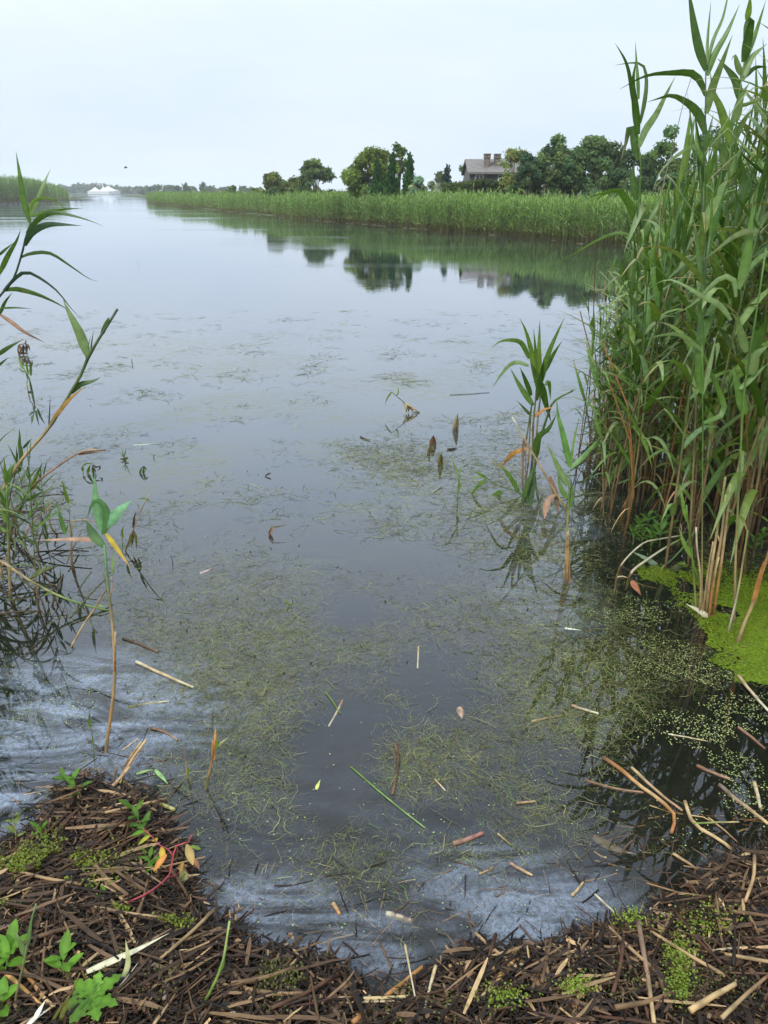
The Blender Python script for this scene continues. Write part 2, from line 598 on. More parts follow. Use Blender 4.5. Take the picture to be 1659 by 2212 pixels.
# ------------------------------------------------------------------ reeds across the water (nobody could count them)
def reed_bed(name, P, H, nl, kl, wl_, label, seed, grey=1.0, plume=0.0, hb=0.0):
    """P (N,2) positions, H (N,) heights"""
    r = np.random.default_rng(seed)
    A = Acc()
    N = len(P)
    lean = r.normal(0, .07, (N, 2))
    base = np.concatenate([P, np.full((N, 1), -.12) + hb], 1)
    top = base + np.concatenate([lean * H[:, None], (H - hb * 0)[:, None]], 1)
    K = 3
    s = np.linspace(0, 1, K)
    path = base[:, None] + (top - base)[:, None] * s[None, :, None]
    ang = r.uniform(0, math.pi, N)
    side = np.stack([np.cos(ang), np.sin(ang) * .4, 0 * ang], 1)[:, None].repeat(K, 1)
    v, q = strip(path, nrm(side), np.full((N, K), wl_ * .30))
    tone = r.uniform(.6, 1.4, (N, 1, 1))
    cs = np.array([[.17, .14, .06], [.14, .18, .06], [.13, .21, .06]]) * grey
    A.add(v, q, np.repeat((cs[None] * tone)[:, :, None], 2, 2))
    for j in range(nl):
        f = .16 + .80 * (j + r.uniform(0, .9, N)) / nl
        b = base + (top - base) * f[:, None]
        az = r.uniform(0, 2 * math.pi, N)
        el = np.where(f > .8, r.uniform(.8, 1.4, N), r.uniform(.45, 1.25, N))
        L = r.uniform(.27, .5, N) * np.where(f > .85, .8, 1.0) * (H / 1.95) ** .5
        d = np.stack([np.cos(az) * np.cos(el), np.sin(az) * np.cos(el), np.sin(el)], 1)
        ss = np.linspace(0, 1, kl)
        dr = r.uniform(.05, .5, N)
        pl = b[:, None] + d[:, None] * (L[:, None] * ss)[..., None]
        pl[:, :, 2] -= (L * dr)[:, None] * ss ** 2
        sd_ = nrm(np.cross(d, np.array([0, 0, 1.])) + r.normal(0, .5, (N, 3)))[:, None].repeat(kl, 1)
        hw = wl_ * r.uniform(.7, 1.3, N)[:, None] * prof(kl, .6, .25, 1.3)[None]
        v, q = strip(pl, sd_, hw)
        low = np.clip((.36 - f) / .3, 0, 1)[:, None]
        gcol = np.array([.205, .315, .112]) * (tone[:, 0] * r.uniform(.75, 1.25, (N, 1))) + r.uniform(-.012, .012, (N, 3)) + np.array([.05, .06, .02]) * np.clip((f - .7) / .3, 0, 1)[:, None]
        dry = np.array([.22, .145, .06]) * r.uniform(.6, 1.2, (N, 1))
        isd = (r.uniform(0, 1, (N, 1)) < low * .4)
        c = np.where(isd, dry, gcol) * grey
        A.add(v, q, np.repeat(np.clip(c, .01, 1), kl * 2, 0))
    if plume > 0:
        sel = np.where(r.uniform(0, 1, N) < plume)[0]
        for rep in range(4):
            b = top[sel] + r.normal(0, .02, (len(sel), 3))
            d = np.concatenate([r.normal(0, .25, (len(sel), 2)), np.ones((len(sel), 1))], 1) * r.uniform(.18, .34, (len(sel), 1))
            ss = np.linspace(0, 1, 3)
            pl = b[:, None] + d[:, None] * ss[None, :, None]
            sd_ = nrm(r.normal(0, 1, (len(sel), 3)) * np.array([1, 1, .2]))[:, None].repeat(3, 1)
            v, q = strip(pl, sd_, wl_ * 1.2 * np.array([[.5, 1, .2]]).repeat(len(sel), 0))
            A.add(v, q, np.array([.27, .2, .15]))
    o = link(name, A.mesh(name, M_FAR))
    return tag(o, label, 'reeds', None, 'stuff')


def along(edge, n, d0, d1, seed, pw=1.0, lo=0.0, hi=1.0, wig=.5, bias=None):
    r = np.random.default_rng(seed)
    L = np.concatenate([[0], np.cumsum(np.linalg.norm(np.diff(edge, axis=0), axis=1))])
    u = r.uniform(lo, hi, n)
    if bias:
        u = lo + (hi - lo) * r.uniform(0, 1, n) ** bias
    s = u * L[-1]
    p = np.stack([np.interp(s, L, edge[:, k]) for k in (0, 1)], 1)
    e = np.minimum(s + .5, L[-1])
    p2 = np.stack([np.interp(e, L, edge[:, k]) for k in (0, 1)], 1)
    p1 = np.stack([np.interp(e - .5, L, edge[:, k]) for k in (0, 1)], 1)
    t = nrm(p2 - p1)
    nn = np.stack([-t[:, 1], t[:, 0]], 1)
    nn *= np.sign(nn[:, 1:2] + 1e-9)
    d = d0 + (d1 - d0) * r.uniform(0, 1, n) ** pw
    w = wig * (np.sin(s * .9) * .5 + np.sin(s * 2.3 + 1) * .35 + np.sin(s * .23) * 1.2)
    return p + nn * (d + w + wig)[:, None], s


def bed(name, edge, n, d0, d1, hm, nl, kl, w, label, seed, **kw):
    grey = kw.pop('grey', 1.0)
    pl = kw.pop('plume', 0.0)
    hb = kw.pop('hb', 0.0)
    P, s = along(edge, n, d0, d1, seed, **kw)
    r = np.random.default_rng(seed + 50)
    Hn = hm * (1 + .05 * np.sin(s * .31) + .05 * np.sin(s * 1.1 + 2) + .035 * np.sin(s * 3.1)) * r.normal(1, .085, n)
    reed_bed(name, P, Hn, nl, kl, w, label, seed, grey, pl, hb)


ER = EDGE_R[::-1].copy()      # from the near (right) end outwards
LR = np.linalg.norm(np.diff(ER, axis=0), axis=1)
LT = LR.sum()
cut = 44.0 / LT
bed('reed_bed', ER, 6800, 0.0, 4.0, 1.98, 8, 4, .027, 'near half of the green reed bed along the far right bank, tan at its waterline', 21, lo=0, hi=cut, pw=1.5, wig=.3)
bed('reed_bed', ER, 6500, 0.0, 5.0, 2.0, 7, 3, .030, 'far narrowing end of the reed bed running back along the right bank', 22, lo=cut, hi=1.0, pw=1.4, bias=1.3, wig=.5)
bed('reed_bed', ER, 6000, 4.0, 26.0, 1.93, 5, 3, .032, 'back rows of the right bank reed bed below the house and trees', 23, lo=0, hi=.9, plume=.10, wig=.1)
# the point on the left: waterline and outline read from sight lines
nL = 5200
xL = rng.uniform(-420, 150, nL)
wL = np.interp(xL, [-420, 0, 60, 110, 150], [446, 437.5, 437, 436, 433])
tL = np.interp(xL, [-420, 0, 60, 100, 125, 150], [372, 379, 381, 389, 397, 412])
PL, HL = [], []
for a, b, c in zip(xL, wL, tL):
    p = lay('D', a, b)
    back = 14 * random.random() ** 1.7
    k = (p[1] + back) / p[1]
    PL.append([p[0] * k, p[1] * k])
    HL.append(max(.8, pt('D', a, c, p[1])[2] * random.gauss(.97, .06)))
reed_bed('reed_bed', np.array(PL), np.array(HL), 8, 3, .055, 'tall dark green reed bed on the point at the far left edge', 24, .95)
Pth = np.stack([lay('D', x, 433.5)[:2] for x in np.linspace(150, 186, 46)]) + rng.normal(0, 1.0, (46, 2))
reed_bed('reed_fringe', Pth, np.linspace(3.0, 1.2, 46) * rng.uniform(.5, 1.0, 46), 4, 3, .03, 'thin dark stalks trailing off the end of the left reed point', 25, .7)


# ------------------------------------------------------------------ trees
def tree(name, label, D, xc, top, width, base=None, kind='round', col=(.055, .085, .028), blobs=26, leaves=4200, leaf=None, seed=0,
         low=.22, cat='tree', group=None, trunk_r=None, trunk_col=(.10, .085, .07), airy=0.0):
    """xc/top/width in photo units (1659 wide) at distance D"""
    r = np.random.default_rng(seed + 1000)
    c = pt('D', xc, top, D)
    k = D * SC / FPX / (cp ** 1)            # metres per photo unit at D (approximately)
    zt = c[2]
    z0 = .4 if base is None else base
    H = zt - z0
    W = width * SC * D / FPX * 1.02
    root = empty(name, (c[0], D, z0), label, cat, group)
    leaves = int(leaves * 1.5)
    T = Acc()
    tr = trunk_r or .028 * H
    if leaf is None:
        leaf = max(.08, D * .0023)
    # crown masses
    C, Rr = [], []
    if kind == 'cone':
        for i in range(blobs):
            f = (i + .5) / blobs
            rad = W / 2 * (1 - f) ** .85 * r.uniform(.75, 1.15)
            a = r.uniform(0, 6.28)
            C.append([math.cos(a) * rad * .65, math.sin(a) * rad * .65, H * (.04 + .93 * f)])
            Rr.append([W * .17 * (1 - f) + .09, W * .17 * (1 - f) + .09, H * .07 + .06])
    elif kind == 'umbrella':
        for i in range(blobs):
            a, q_ = r.uniform(0, 6.28), math.sqrt(r.uniform(0, 1))
            C.append([math.cos(a) * W * .40 * q_, math.sin(a) * W * .40 * q_, H * (.80 + .12 * (1 - q_ ** 2) - .24 * q_ ** 2 + r.uniform(-.09, .06))])
            Rr.append([W * .11, W * .11, H * .05])
        for i in range(9):
            C.append([W * r.uniform(-.35, .45), W * r.uniform(-.2, .2), H * r.uniform(.14, .42)])
            Rr.append([W * .13, W * .13, H * .08])
    else:
        for i in range(blobs):
            v = r.normal(0, 1, 3)
            v /= np.linalg.norm(v)
            q_ = r.uniform(.35, 1) ** .6
            zz = low + (1 - low) * .5 + v[2] * q_ * (1 - low) * .42
            taper = 1.0 if kind != 'egg' else (1.15 - .6 * zz)
            C.append([v[0] * W * .39 * q_ * taper, v[1] * W * .39 * q_ * taper, H * zz])
            s_ = r.uniform(.075, .15)
            Rr.append([W * s_, W * s_, min(H, W) * s_ * .8])
    C, Rr = np.array(C), np.array(Rr)
    # trunk and limbs
    th = H * (.55 if kind != 'cone' else .95)
    ph = r.uniform(0, 6.28)
    tp = np.array([[0, 0, -.9], [.02 * H * math.cos(ph), 0, th * .35], [.03 * H * math.sin(ph), .02 * H, th * .7], [0, 0, th]])
    v, q = tube(curve(tp, 7), np.linspace(tr, tr * .35, 7)[None], 6)
    T.add(v, q, trunk_col)
    if kind != 'cone':
        pick = r.permutation(len(C))[:min(len(C), 12)]
        for i in pick:
            f = r.uniform(.3, .95)
            b = curve(tp, 20)[int(f * 19)]
            m_ = (b + C[i]) / 2 + np.array([0, 0, .04 * H])
            v, q = tube(curve([b, m_, C[i]], 5), np.linspace(tr * .42, tr * .08, 5)[None], 5)
            T.add(v, q, trunk_col)
    link('trunk', T.mesh('trunk', M_BARK), root)
    # leaves
    A = Acc()
    vol = Rr[:, 0] * Rr[:, 2]
    cnt = r.multinomial(leaves, vol / vol.sum())
    bi = np.repeat(np.arange(len(C)), cnt)
    d = nrm(r.normal(0, 1, (leaves, 3)))
    rr = r.uniform(.25, 1.0, (leaves, 1)) ** .45
    p = C[bi] + d * rr * Rr[bi] * (1 + .25 * r.normal(0, 1, (leaves, 1)) * airy) + r.normal(0, leaf * .5, (leaves, 3))
    nn = nrm(d * .8 + r.normal(0, .55, (leaves, 3)) + np.array([0, 0, .35]))
    u = nrm(np.cross(nn, r.normal(0, 1, (leaves, 3))))
    w = np.cross(nn, u)
    sz = leaf * r.uniform(.5, 1.25, (leaves, 1))
    if kind == 'cone':
        u = nrm(u * .4 + np.array([0, 0, 1.]))
        w = nrm(np.cross(nn, u))
        sz = sz * .8
    if kind == 'willow':
        u = nrm(u * .3 - np.array([0, 0, 1.]))
        w = nrm(np.cross(nn, u)) * .5
    vq = np.stack([p - u * sz, p + w * sz * .62 - u * sz * .1, p + u * sz, p - w * sz * .62 + u * sz * .1], 1)
    tone = 1.9 * (r.uniform(.62, 1.4, len(C))[bi] * r.uniform(.7, 1.35, leaves))[:, None]
    hue = r.normal(0, .12, len(C))[bi][:, None]
    cc = np.array(col) * tone * (1 + hue * np.array([1.0, .15, -.5]))
    A.add(vq.reshape(-1, 3), np.arange(leaves * 4).reshape(-1, 4), np.repeat(np.clip(cc, .004, 1), 4, 0))
    link('crown', A.mesh('crown', M_TREE, False), root)
    return root


G_OAK, G_DK, G_YEL, G_CON, G_GREY, G_OLIVE = (.062, .092, .030), (.040, .066, .026), (.082, .115, .026), (.020, .054, .012), (.125, .155, .095), (.068, .088, .026)
tree('broadleaf_tree', 'low rounded olive green tree leftmost in the main tree group', 88, 608, 360, 92, kind='round', col=G_OLIVE, seed=1, low=.02, blobs=34, leaves=4200)
tree('broadleaf_tree', 'spreading flat topped tree with bare forked trunk left of the big green tree', 85, 679, 344, 84, kind='umbrella', col=(.052, .080, .028), seed=2, blobs=44, leaves=3600, trunk_col=(.24, .21, .17), trunk_r=.22)
tree('broadleaf_tree', 'large round yellow green tree standing behind the dark conifers', 62, 800, 315, 124, kind='round', col=G_YEL, seed=3, low=.10, blobs=44, leaves=6500)
tree('broadleaf_tree', 'thin airy tree top rising behind the three conifers', 68, 861, 304, 46, kind='round', col=(.075, .11, .035), seed=4, low=.45, blobs=16, leaves=750, airy=1.0)
tree('conifer', 'left dark cone shaped conifer in front of round tree', 59, 815, 346, 46, kind='cone', col=G_CON, seed=5, blobs=34, leaves=4000, group='dark conifers in front of the round tree')
tree('conifer', 'middle dark cone shaped conifer in front of round tree', 58, 848, 336, 50, kind='cone', col=G_CON, seed=6, blobs=36, leaves=4200, group='dark conifers in front of the round tree')
tree('conifer', 'right dark cone shaped conifer with the narrow tip beside grey shrubs', 57, 885, 335, 44, kind='cone', col=G_CON, seed=7, blobs=36, leaves=4200, group='dark conifers in front of the round tree')
tree('willow_shrub', 'pale grey green shrub right of the conifers', 56, 908, 378, 52, kind='round', col=G_GREY, seed=8, low=0, blobs=20, leaves=2200, cat='shrub')
tree('willow_shrub', 'drooping pale grey shrub between conifers and blue spruce', 55, 942, 384, 40, kind='willow', col=(.14, .165, .12), seed=9, low=0, blobs=18, leaves=2000, cat='shrub')
tree('conifer', 'dark blue green ragged spruce left of the house', 60, 966, 360, 44, kind='cone', col=(.026, .046, .040), seed=10, blobs=18, leaves=1700)
tree('broadleaf_tree', 'pale distant tree behind the spruce', 120, 945, 372, 50, kind='round', col=(.09, .11, .055), seed=11, low=0, blobs=16, leaves=1300)
tree('broadleaf_tree', 'distant tree between the spruce and the house', 88, 1004, 352, 38, kind='round', col=G_OAK, seed=12, low=.05, blobs=16, leaves=1600)
tree('feathery_tree', 'airy yellow green tree in front of the grey house', 55, 1118, 310, 74, kind='round', col=(.115, .135, .042), seed=13, low=.30, blobs=34, leaves=1500, airy=1.5, trunk_col=(.22, .19, .14), trunk_r=.15)
tree('cedar_tree', 'very dark cedar with spiky top right of the house', 53, 1146, 304, 66, kind='egg', col=(.034, .058, .026), seed=14, low=.05, blobs=34, leaves=3800)
tree('oak_tree', 'tall dark oak between the cedar and the shed', 55, 1205, 287, 112, kind='round', col=(.05, .078, .028), seed=15, low=.03, blobs=44, leaves=6200)
tree('oak_tree', 'tall broad oak right of the shed roof', 56, 1296, 273, 136, kind='round', col=(.052, .082, .028), seed=16, low=.06, blobs=48, leaves=7600)
tree('oak_tree', 'dark oak behind the leftmost tall reed', 55, 1380, 312, 120, kind='round', col=G_DK, seed=17, low=.0, blobs=36, leaves=4200)
tree('oak_tree', 'green topped oak seen between tall reeds on the right', 56, 1450, 264, 100, kind='round', col=(.06, .10, .028), seed=18, low=.05, blobs=36, leaves=4200)
tree('oak_tree', 'oak behind the reed stand at the right edge', 56, 1560, 252, 130, kind='round', col=G_OAK, seed=19, low=.0, blobs=40, leaves=4500)
tree('oak_tree', 'low tree at the edge of the right bank, mostly hidden by reeds', 55, 1470, 340, 110, kind='round', col=G_OAK, seed=20, low=.0, blobs=32, leaves=3600)
tree('oak_tree', 'dark tree in front of the oaks, right of the shed', 51, 1330, 352, 90, kind='round', col=G_DK, seed=27, low=.0, blobs=34, leaves=3800)
shr = [(500, 402, 40, 110, G_OLIVE), (560, 402, 44, 105, G_OLIVE), (648, 409, 36, 88, (.075, .11, .03)), (700, 402, 50, 93, G_OLIVE), (735, 409, 60, 74, (.075, .105, .028)),
       (800, 411, 70, 66, (.06, .085, .026)), (855, 412, 56, 64, G_OLIVE), (1160, 395, 60, 57, (.07, .10, .03)), (1190, 392, 80, 54, G_DK), (1290, 392, 90, 53, G_DK), (1385, 398, 70, 55, G_DK),
       (960, 404, 36, 58, (.06, .08, .024)),
       (588, 396, 60, 84, G_DK), (655, 398, 56, 84, G_OLIVE), (772, 397, 60, 72, G_DK), (925, 396, 60, 60, (.06, .085, .028)), (990, 388, 54, 62, G_OAK), (1010, 402, 70, 53, (.065, .09, .026)), (1110, 396, 80, 53.5, (.06, .09, .028)), (1245, 380, 60, 58, G_DK), (1160, 360, 60, 57, G_DK)]
shl = ['low olive shrub left of the leftmost tree', 'olive shrub at the foot of the leftmost tree', 'small bright green shrub under the flat topped tree',
       'olive shrub at the foot of the flat topped tree', 'green shrub left of the conifers', 'wide dark green shrub below the large round tree',
       'olive shrub below the middle conifer', 'green vine covered shrub right of the hedge end', 'dark shrub below the tall dark oak', 'dark shrub in front of the broad oak',
       'dark shrub beside the reed stand', 'olive shrub at the left end of the hedge',
       'dark shrub filling in below the leftmost rounded tree', 'olive shrub under the bare trunk of the flat topped tree', 'dark shrub low below the large round tree', 'green shrub in front of the ragged spruce',
       'green bush at the left corner of the grey house', 'low bush before the left end of the house hedge', 'green bush below the airy tree in front of the house', 'dark bush between the two tall oaks behind the shed roof', 'dark bush joining the cedar and the tall oak']
for i, (x, y, w, D, c) in enumerate(shr):
    tree('shrub', shl[i], D, x, y, w, kind='round', col=c, seed=40 + i, low=0, blobs=16, leaves=1400, cat='shrub', group='shrubs behind the right reed bed')
# distant trees
fd = [(400, 397, 22, 340, 'cone'), (438, 397, 18, 346, 'cone'), (470, 402, 40, 448, 'round'), (492, 404, 24, 448, 'round'), (520, 405, 14, 408, 'cone'), (528, 405, 12, 408, 'cone'), (452, 404, 18, 448, 'round'),
      (328, 400, 34, 462, 'round'), (352, 399, 40, 448, 'round'), (374, 402, 34, 435, 'round'), (312, 404, 26, 476, 'round'),
      (150, 397, 36, 707, 'round'), (172, 398, 30, 707, 'round'), (130, 400, 30, 680, 'round'), (196, 396, 26, 761, 'round'), (222, 398, 24, 788, 'round'), (248, 403, 20, 707, 'round'), (264, 405, 28, 652, 'round'),
      (284, 406, 26, 639, 'round'), (300, 406, 22, 625, 'round'), (240, 400, 22, 816, 'round'), (410, 405, 26, 462, 'round'), (542, 408, 20, 408, 'round')]
fl = ['small dark pointed tree above the far end of the right reed bed', 'second small dark pointed tree above the right reed bed', 'hazy rounded tree far beyond the right reed bed', 'hazy low tree right of the far rounded tree',
      'left of two tiny dark conifers far off', 'right of two tiny dark conifers far off', 'hazy low tree just right of the two dark pointed trees', 'hazy tree mound, second from its left, right of the white marquee', 'highest hazy tree in the mound right of the marquee', 'hazy tree sloping down to the right reed bed',
      'leftmost hazy tree in the mound right of the marquee', 'grey hazy tree above the tip of the left reed point', 'grey hazy tree left of the marquee', 'hazy tree just behind the left reed point', 'faint tree directly above the marquee left end',
      'faint tree above the marquee peak', 'faint low tree at the right end of the marquee', 'wide faint low tree right of the marquee', 'faint low tree on the far shore beside grey house', 'faint low tree right of the far grey house',
      'palest faint tree behind the marquee', 'hazy low tree between the two dark pointed trees', 'tiny olive tree left of the main tree group']
for i, (x, y, w, D, kd) in enumerate(fd):
    tree('distant_tree', fl[i], D, x, y, w, kind=kd, col=(.05, .07, .035), seed=80 + i, low=0, blobs=12, leaves=700, leaf=D * .0021, group='hazy trees far across the water')


# ------------------------------------------------------------------ boxes for buildings
def box(A, x0, x1, y0, y1, z0, z1, c=(1, 1, 1)):
    v = [(x0, y0, z0), (x1, y0, z0), (x1, y1, z0), (x0, y1, z0), (x0, y0, z1), (x1, y0, z1), (x1, y1, z1), (x0, y1, z1)]
    A.add(v, [(0, 3, 2, 1), (4, 5, 6, 7), (0, 1, 5, 4), (1, 2, 6, 5), (2, 3, 7, 6), (3, 0, 4, 7)], c)


def boxpart(name, mat, parent, *b):
    A = Acc()
    box(A, *b)
    return link(name, A.mesh(name, mat, False), parent)


def gable_roof(name, mat, parent, x0, x1, y0, y1, ze, zr, th=.14):
    """ridge along x"""
    A = Acc()
    ym = (y0 + y1) / 2
    for s in (0, 1):
        ya = y0 if s == 0 else y1
        v = [(x0, ya, ze), (x1, ya, ze), (x1, ym, zr), (x0, ym, zr), (x0, ya, ze + th), (x1, ya, ze + th), (x1, ym, zr + th), (x0, ym, zr + th)]
        A.add(v, [(0, 3, 2, 1), (4, 5, 6, 7), (0, 1, 5, 4), (1, 2, 6, 5), (2, 3, 7, 6), (3, 0, 4, 7)], (1, 1, 1))
    return link(name, A.mesh(name, mat, False), parent)


def window(parent, xc, y, z0, z1, w):
    A = Acc()
    t, d = w * .11, .12
    box(A, xc - w / 2, xc - w / 2 + t, y - d, y, z0, z1)
    box(A, xc + w / 2 - t, xc + w / 2, y - d, y, z0, z1)
    box(A, xc - w / 2 + t, xc + w / 2 - t, y - d, y, z1 - t, z1)
    box(A, xc - w / 2 + t, xc + w / 2 - t, y - d, y, z0, z0 + t)
    box(A, xc - t * .3, xc + t * .3, y - d * .8, y, z0 + t, z1 - t)
    f = link('window', A.mesh('window', M_WHITE, False), parent)
    B = Acc()
    box(B, xc - w / 2 + t, xc + w / 2 - t, y - .05, y - .012, z0 + t, z1 - t)
    link('pane', B.mesh('pane', M_GLASS, False), f)


DH = 59.0
kx = lambda x, D=DH: pt('D', x, 380, D)[0]
kz = lambda y, D=DH: pt('D', 1000, y, D)[2]
hx0, hx1 = kx(1016), kx(1150)
house = empty('house', ((hx0 + hx1) / 2, DH, .5), 'weathered grey shingle house with steep roof behind the hedge', 'house')
ox, oz = (hx0 + hx1) / 2, .5
yb = 5.0
A = Acc()
ze, zr = kz(373) - oz, kz(345) - oz
x0, x1 = hx0 - ox, hx1 - ox
box(A, x0, x1, .4, yb - .4, -.4, ze)
for xx in (x0, x1):      # gable triangles
    s = .12 if xx == x0 else -.12
    A.add([(xx, .4, ze), (xx, yb - .4, ze), (xx, yb / 2 + .05, zr - .1), (xx, yb / 2 - .05, zr - .1)], [(0, 1, 2, 3)], (1, 1, 1))
link('wall', A.mesh('wall', M_SHINGLE, False), house)
rf = gable_roof('roof', M_ROOF, house, x0 - .2, x1 + .2, 0, yb, ze - .1, zr)
for xc, dy in ((1055, -.1), (1078, .1)):
    cx = kx(xc) - ox
    A = Acc()
    w = .38
    zt = kz(331) - oz
    box(A, cx - w / 2, cx + w / 2, 1.0 + dy, 1.7 + dy, -.3, zt - .28)
    box(A, cx - w / 2 - .04, cx + w / 2 + .04, .93 + dy, 1.77 + dy, zt - .28, zt - .16)
    box(A, cx - w / 2 - .02, cx + w / 2 + .02, .98 + dy, 1.72 + dy, zt - .16, zt - .05)
    box(A, cx - w / 2 - .05, cx + w / 2 + .05, .92 + dy, 1.78 + dy, zt - .05, zt + .02)
    link('chimney', A.mesh('chimney', M_BRICKY, False), rf)
for xc in (1037, 1087, 1112):
    window(house, kx(xc) - ox, .4, kz(397) - oz, kz(377) - oz, .66)
boxpart('porch_wall', M_SHINGLE, house, x0 - .5, x0 - .02, 1.0, 2.6, -.3, kz(391) - oz)
# shed
sx0, sx1 = kx(1217, 56), kx(1253, 56)
shed = empty('shed', ((sx0 + sx1) / 2, 56, .5), 'small grey shed roof glimpsed between the two tall oaks', 'shed')
w2 = (sx1 - sx0) / 2
boxpart('wall', M_SHINGLE, shed, -w2, w2, .2, 2.8, -.4, kz(404, 56) - .5)
gable_roof('roof', mat_simple('pale_roof', (.33, .30, .29), .85, 4, .3, .2), shed, -w2 - .3, w2 + .3, 0, 3, kz(405, 56) - .55, kz(387, 56) - .5)

# far houses and marquee on the far shore
def far_house(xa, xb, y0, y1, D, label, mw, mr):
    a, b = pt('D', xa, y0, D), pt('D', xb, y0, D)
    h = empty('far_house', ((a[0] + b[0]) / 2, D, 0.5), label, 'house', 'houses on the far shore')
    w = (b[0] - a[0]) / 2
    zt, zb = pt('D', xa, y1, D)[2] - .5, 0
    boxpart('wall', mw, h, -w, w, 0, 7, -1, zt * .68)
    r_ = gable_roof('roof', mr, h, -w - .4, w + .4, -.4, 7.4, zt * .66, zt)
    for k in (-.5, .1, .6):
        window(h, w * k, 0, zt * .25, zt * .5, 1.6)
    boxpart('chimney', M_BRICKY, r_, -w * .4 - .5, -w * .4 + .5, 3, 4, zt * .7, zt + 1.2)


M_FW = mat_simple('far_wall', (.4, .37, .35), .8, 1, .1)
far_house(288, 309, 412, 404.5, 690, 'pale grey house with long roof on the far shore right of the marquee', M_FW, M_ROOF)
far_house(200, 226, 410, 396, 860, 'large house roof in the haze above the marquee', mat_simple('far_brick', (.30, .2, .17), .8, 1, .1), M_ROOF)
far_house(176, 192, 410, 397.5, 840, 'small house in the haze up left of the marquee', M_FW, M_ROOF)

DM = 610.0
mq = empty('marquee', (pt('D', 215, 412, DM)[0], DM, .3), 'white peaked event marquee standing on the far shore', 'marquee')


def tent_top(xa, xb, yt, ye, d0, d1):
    a, b = pt('D', xa, 412, DM)[0] - mq.location.x, pt('D', xb, 412, DM)[0] - mq.location.x
    zt, ze_ = pt('D', 215, yt, DM)[2] - .3, pt('D', 215, ye, DM)[2] - .3
    K, S = 6, 16
    v = []
    for i in range(K):
        f = i / (K - 1)
        h = ze_ + (zt - ze_) * f ** 1.7
        for j in range(S):
            an = j * 2 * math.pi / S
            cx_, cy_ = math.cos(an), math.sin(an)
            m_ = max(abs(cx_), abs(cy_))
            g = (1 - f) + .02
            v.append(((a + b) / 2 + cx_ / m_ * (b - a) / 2 * g, (d0 + d1) / 2 + cy_ / m_ * (d1 - d0) / 2 * g, h))
    i = np.arange(K * S).reshape(K, S)
    q = np.stack([i[:-1], np.roll(i[:-1], -1, 1), np.roll(i[1:], -1, 1), i[1:]], -1).reshape(-1, 4)
    A = Acc()
    A.add(v, q, (1, 1, 1))
    link('canopy', A.mesh('canopy', M_TENT), mq)
    A = Acc()
    zb = -.5
    box(A, a + .1, b - .1, d0 + .1, d1 - .1, zb, ze_ + .05)
    link('side_wall', A.mesh('side_wall', M_TENT, False), mq)


tent_top(188, 214, 404.0, 413.5, 0, 10)
tent_top(205, 243, 401.5, 412.0, 4, 18)
tent_top(212, 240, 403.5, 413.5, -5, 3.5)
A = Acc()
v, q = tube(np.array([[[-.2, 9, 3], [-.2, 9, 10]]]), .35, 6, True)
A.add(v, q, (.5, .5, .5))
link('pole', A.mesh('pole', M_TENT), mq)

# hedge
hd = empty('hedge', (0, 55.5, .4), 'long clipped hedge overgrown with vines in front of the grey house', 'hedge')
ha, hb_ = kx(958, 55.5), kx(1140, 55.5)
A = Acc()
n = 7000
zt = kz(401, 55.5) - .4
px_ = rng.uniform(ha, hb_, n)
dpt = rng.uniform(0, 2.2, n) ** 1.2
pz_ = np.where(rng.uniform(0, 1, n) < .35, zt + rng.normal(0, .12, n), rng.uniform(0, zt, n)) + .10 * np.sin(px_ * 1.1)
p = np.stack([px_, dpt + .3 * NZ2(px_, pz_ * 2), pz_], 1)
nn = nrm(rng.normal(0, .6, (n, 3)) + np.array([0, -.7, .5]))
u = nrm(np.cross(nn, rng.normal(0, 1, (n, 3))))
w = np.cross(nn, u)
sz = rng.uniform(.07, .16, (n, 1))
vq = np.stack([p - u * sz, p + w * sz * .7, p + u * sz, p - w * sz * .7], 1)
cc = np.array([.072, .105, .028]) * (rng.uniform(.6, 1.35, n) * (1 + .35 * NZ2(px_ * .7, pz_ * 1.5)))[:, None]
A.add(vq.reshape(-1, 3), np.arange(n * 4).reshape(-1, 4), np.repeat(np.clip(cc, .01, 1), 4, 0))
link('foliage', A.mesh('foliage', M_TREE, False), hd)
B = Acc()
for xx in np.linspace(ha + .5, hb_ - .5, 14):
    v, q = tube(curve([[xx, 1.2, -.6], [xx + .1, 1.2, .8], [xx - .1, 1.3, zt * .8]], 4), np.array([[.06, .05, .04, .02]]), 5)
    B.add(v, q, (.1, .08, .06))
link('stem', B.mesh('stem', M_BARK), hd)

# bird
bp = pt('D', 272, 362.5, 70)
A = Acc()
K, S = 9, 8
prf = np.array([.01, .05, .075, .085, .08, .06, .035, .03, .008])
path = np.stack([np.linspace(-.24, .24, K), np.zeros(K), .02 * np.sin(np.linspace(0, 3, K))], 1)
v, q = tube(path, prf[None], S)
A.add(v, q, (.03, .03, .03))
for s in (-1, 1):
    wp = np.array([[.04, 0, .03], [.02, s * .16, .10], [-.02, s * .32, .12], [-.10, s * .48, .06]])
    ch = np.array([.09, .085, .065, .012])
    v = np.concatenate([wp + np.stack([ch, 0 * ch, 0 * ch], 1), wp - np.stack([ch, 0 * ch, 0 * ch], 1), wp + np.array([0, 0, .012])])
    q = [(i, i + 1, i + 5, i + 4) for i in range(3)] + [(i, i + 1, i + 9, i + 8) for i in range(3)] + [(i + 8, i + 9, i + 5, i + 4) for i in range(3)]
    A.add(v, q, (.03, .03, .03))
v = [(-.22, -.02, 0), (-.22, .02, 0), (-.36, .06, .01), (-.36, -.06, .01)]
A.add(v, [(0, 1, 2, 3)], (.03, .03, .03))
bird = tag(link('bird', A.mesh('bird', M_BIRD), None, bp), 'small dark bird flying above the far marquee', 'bird')
bird.rotation_euler = (R(12), 0, R(20))
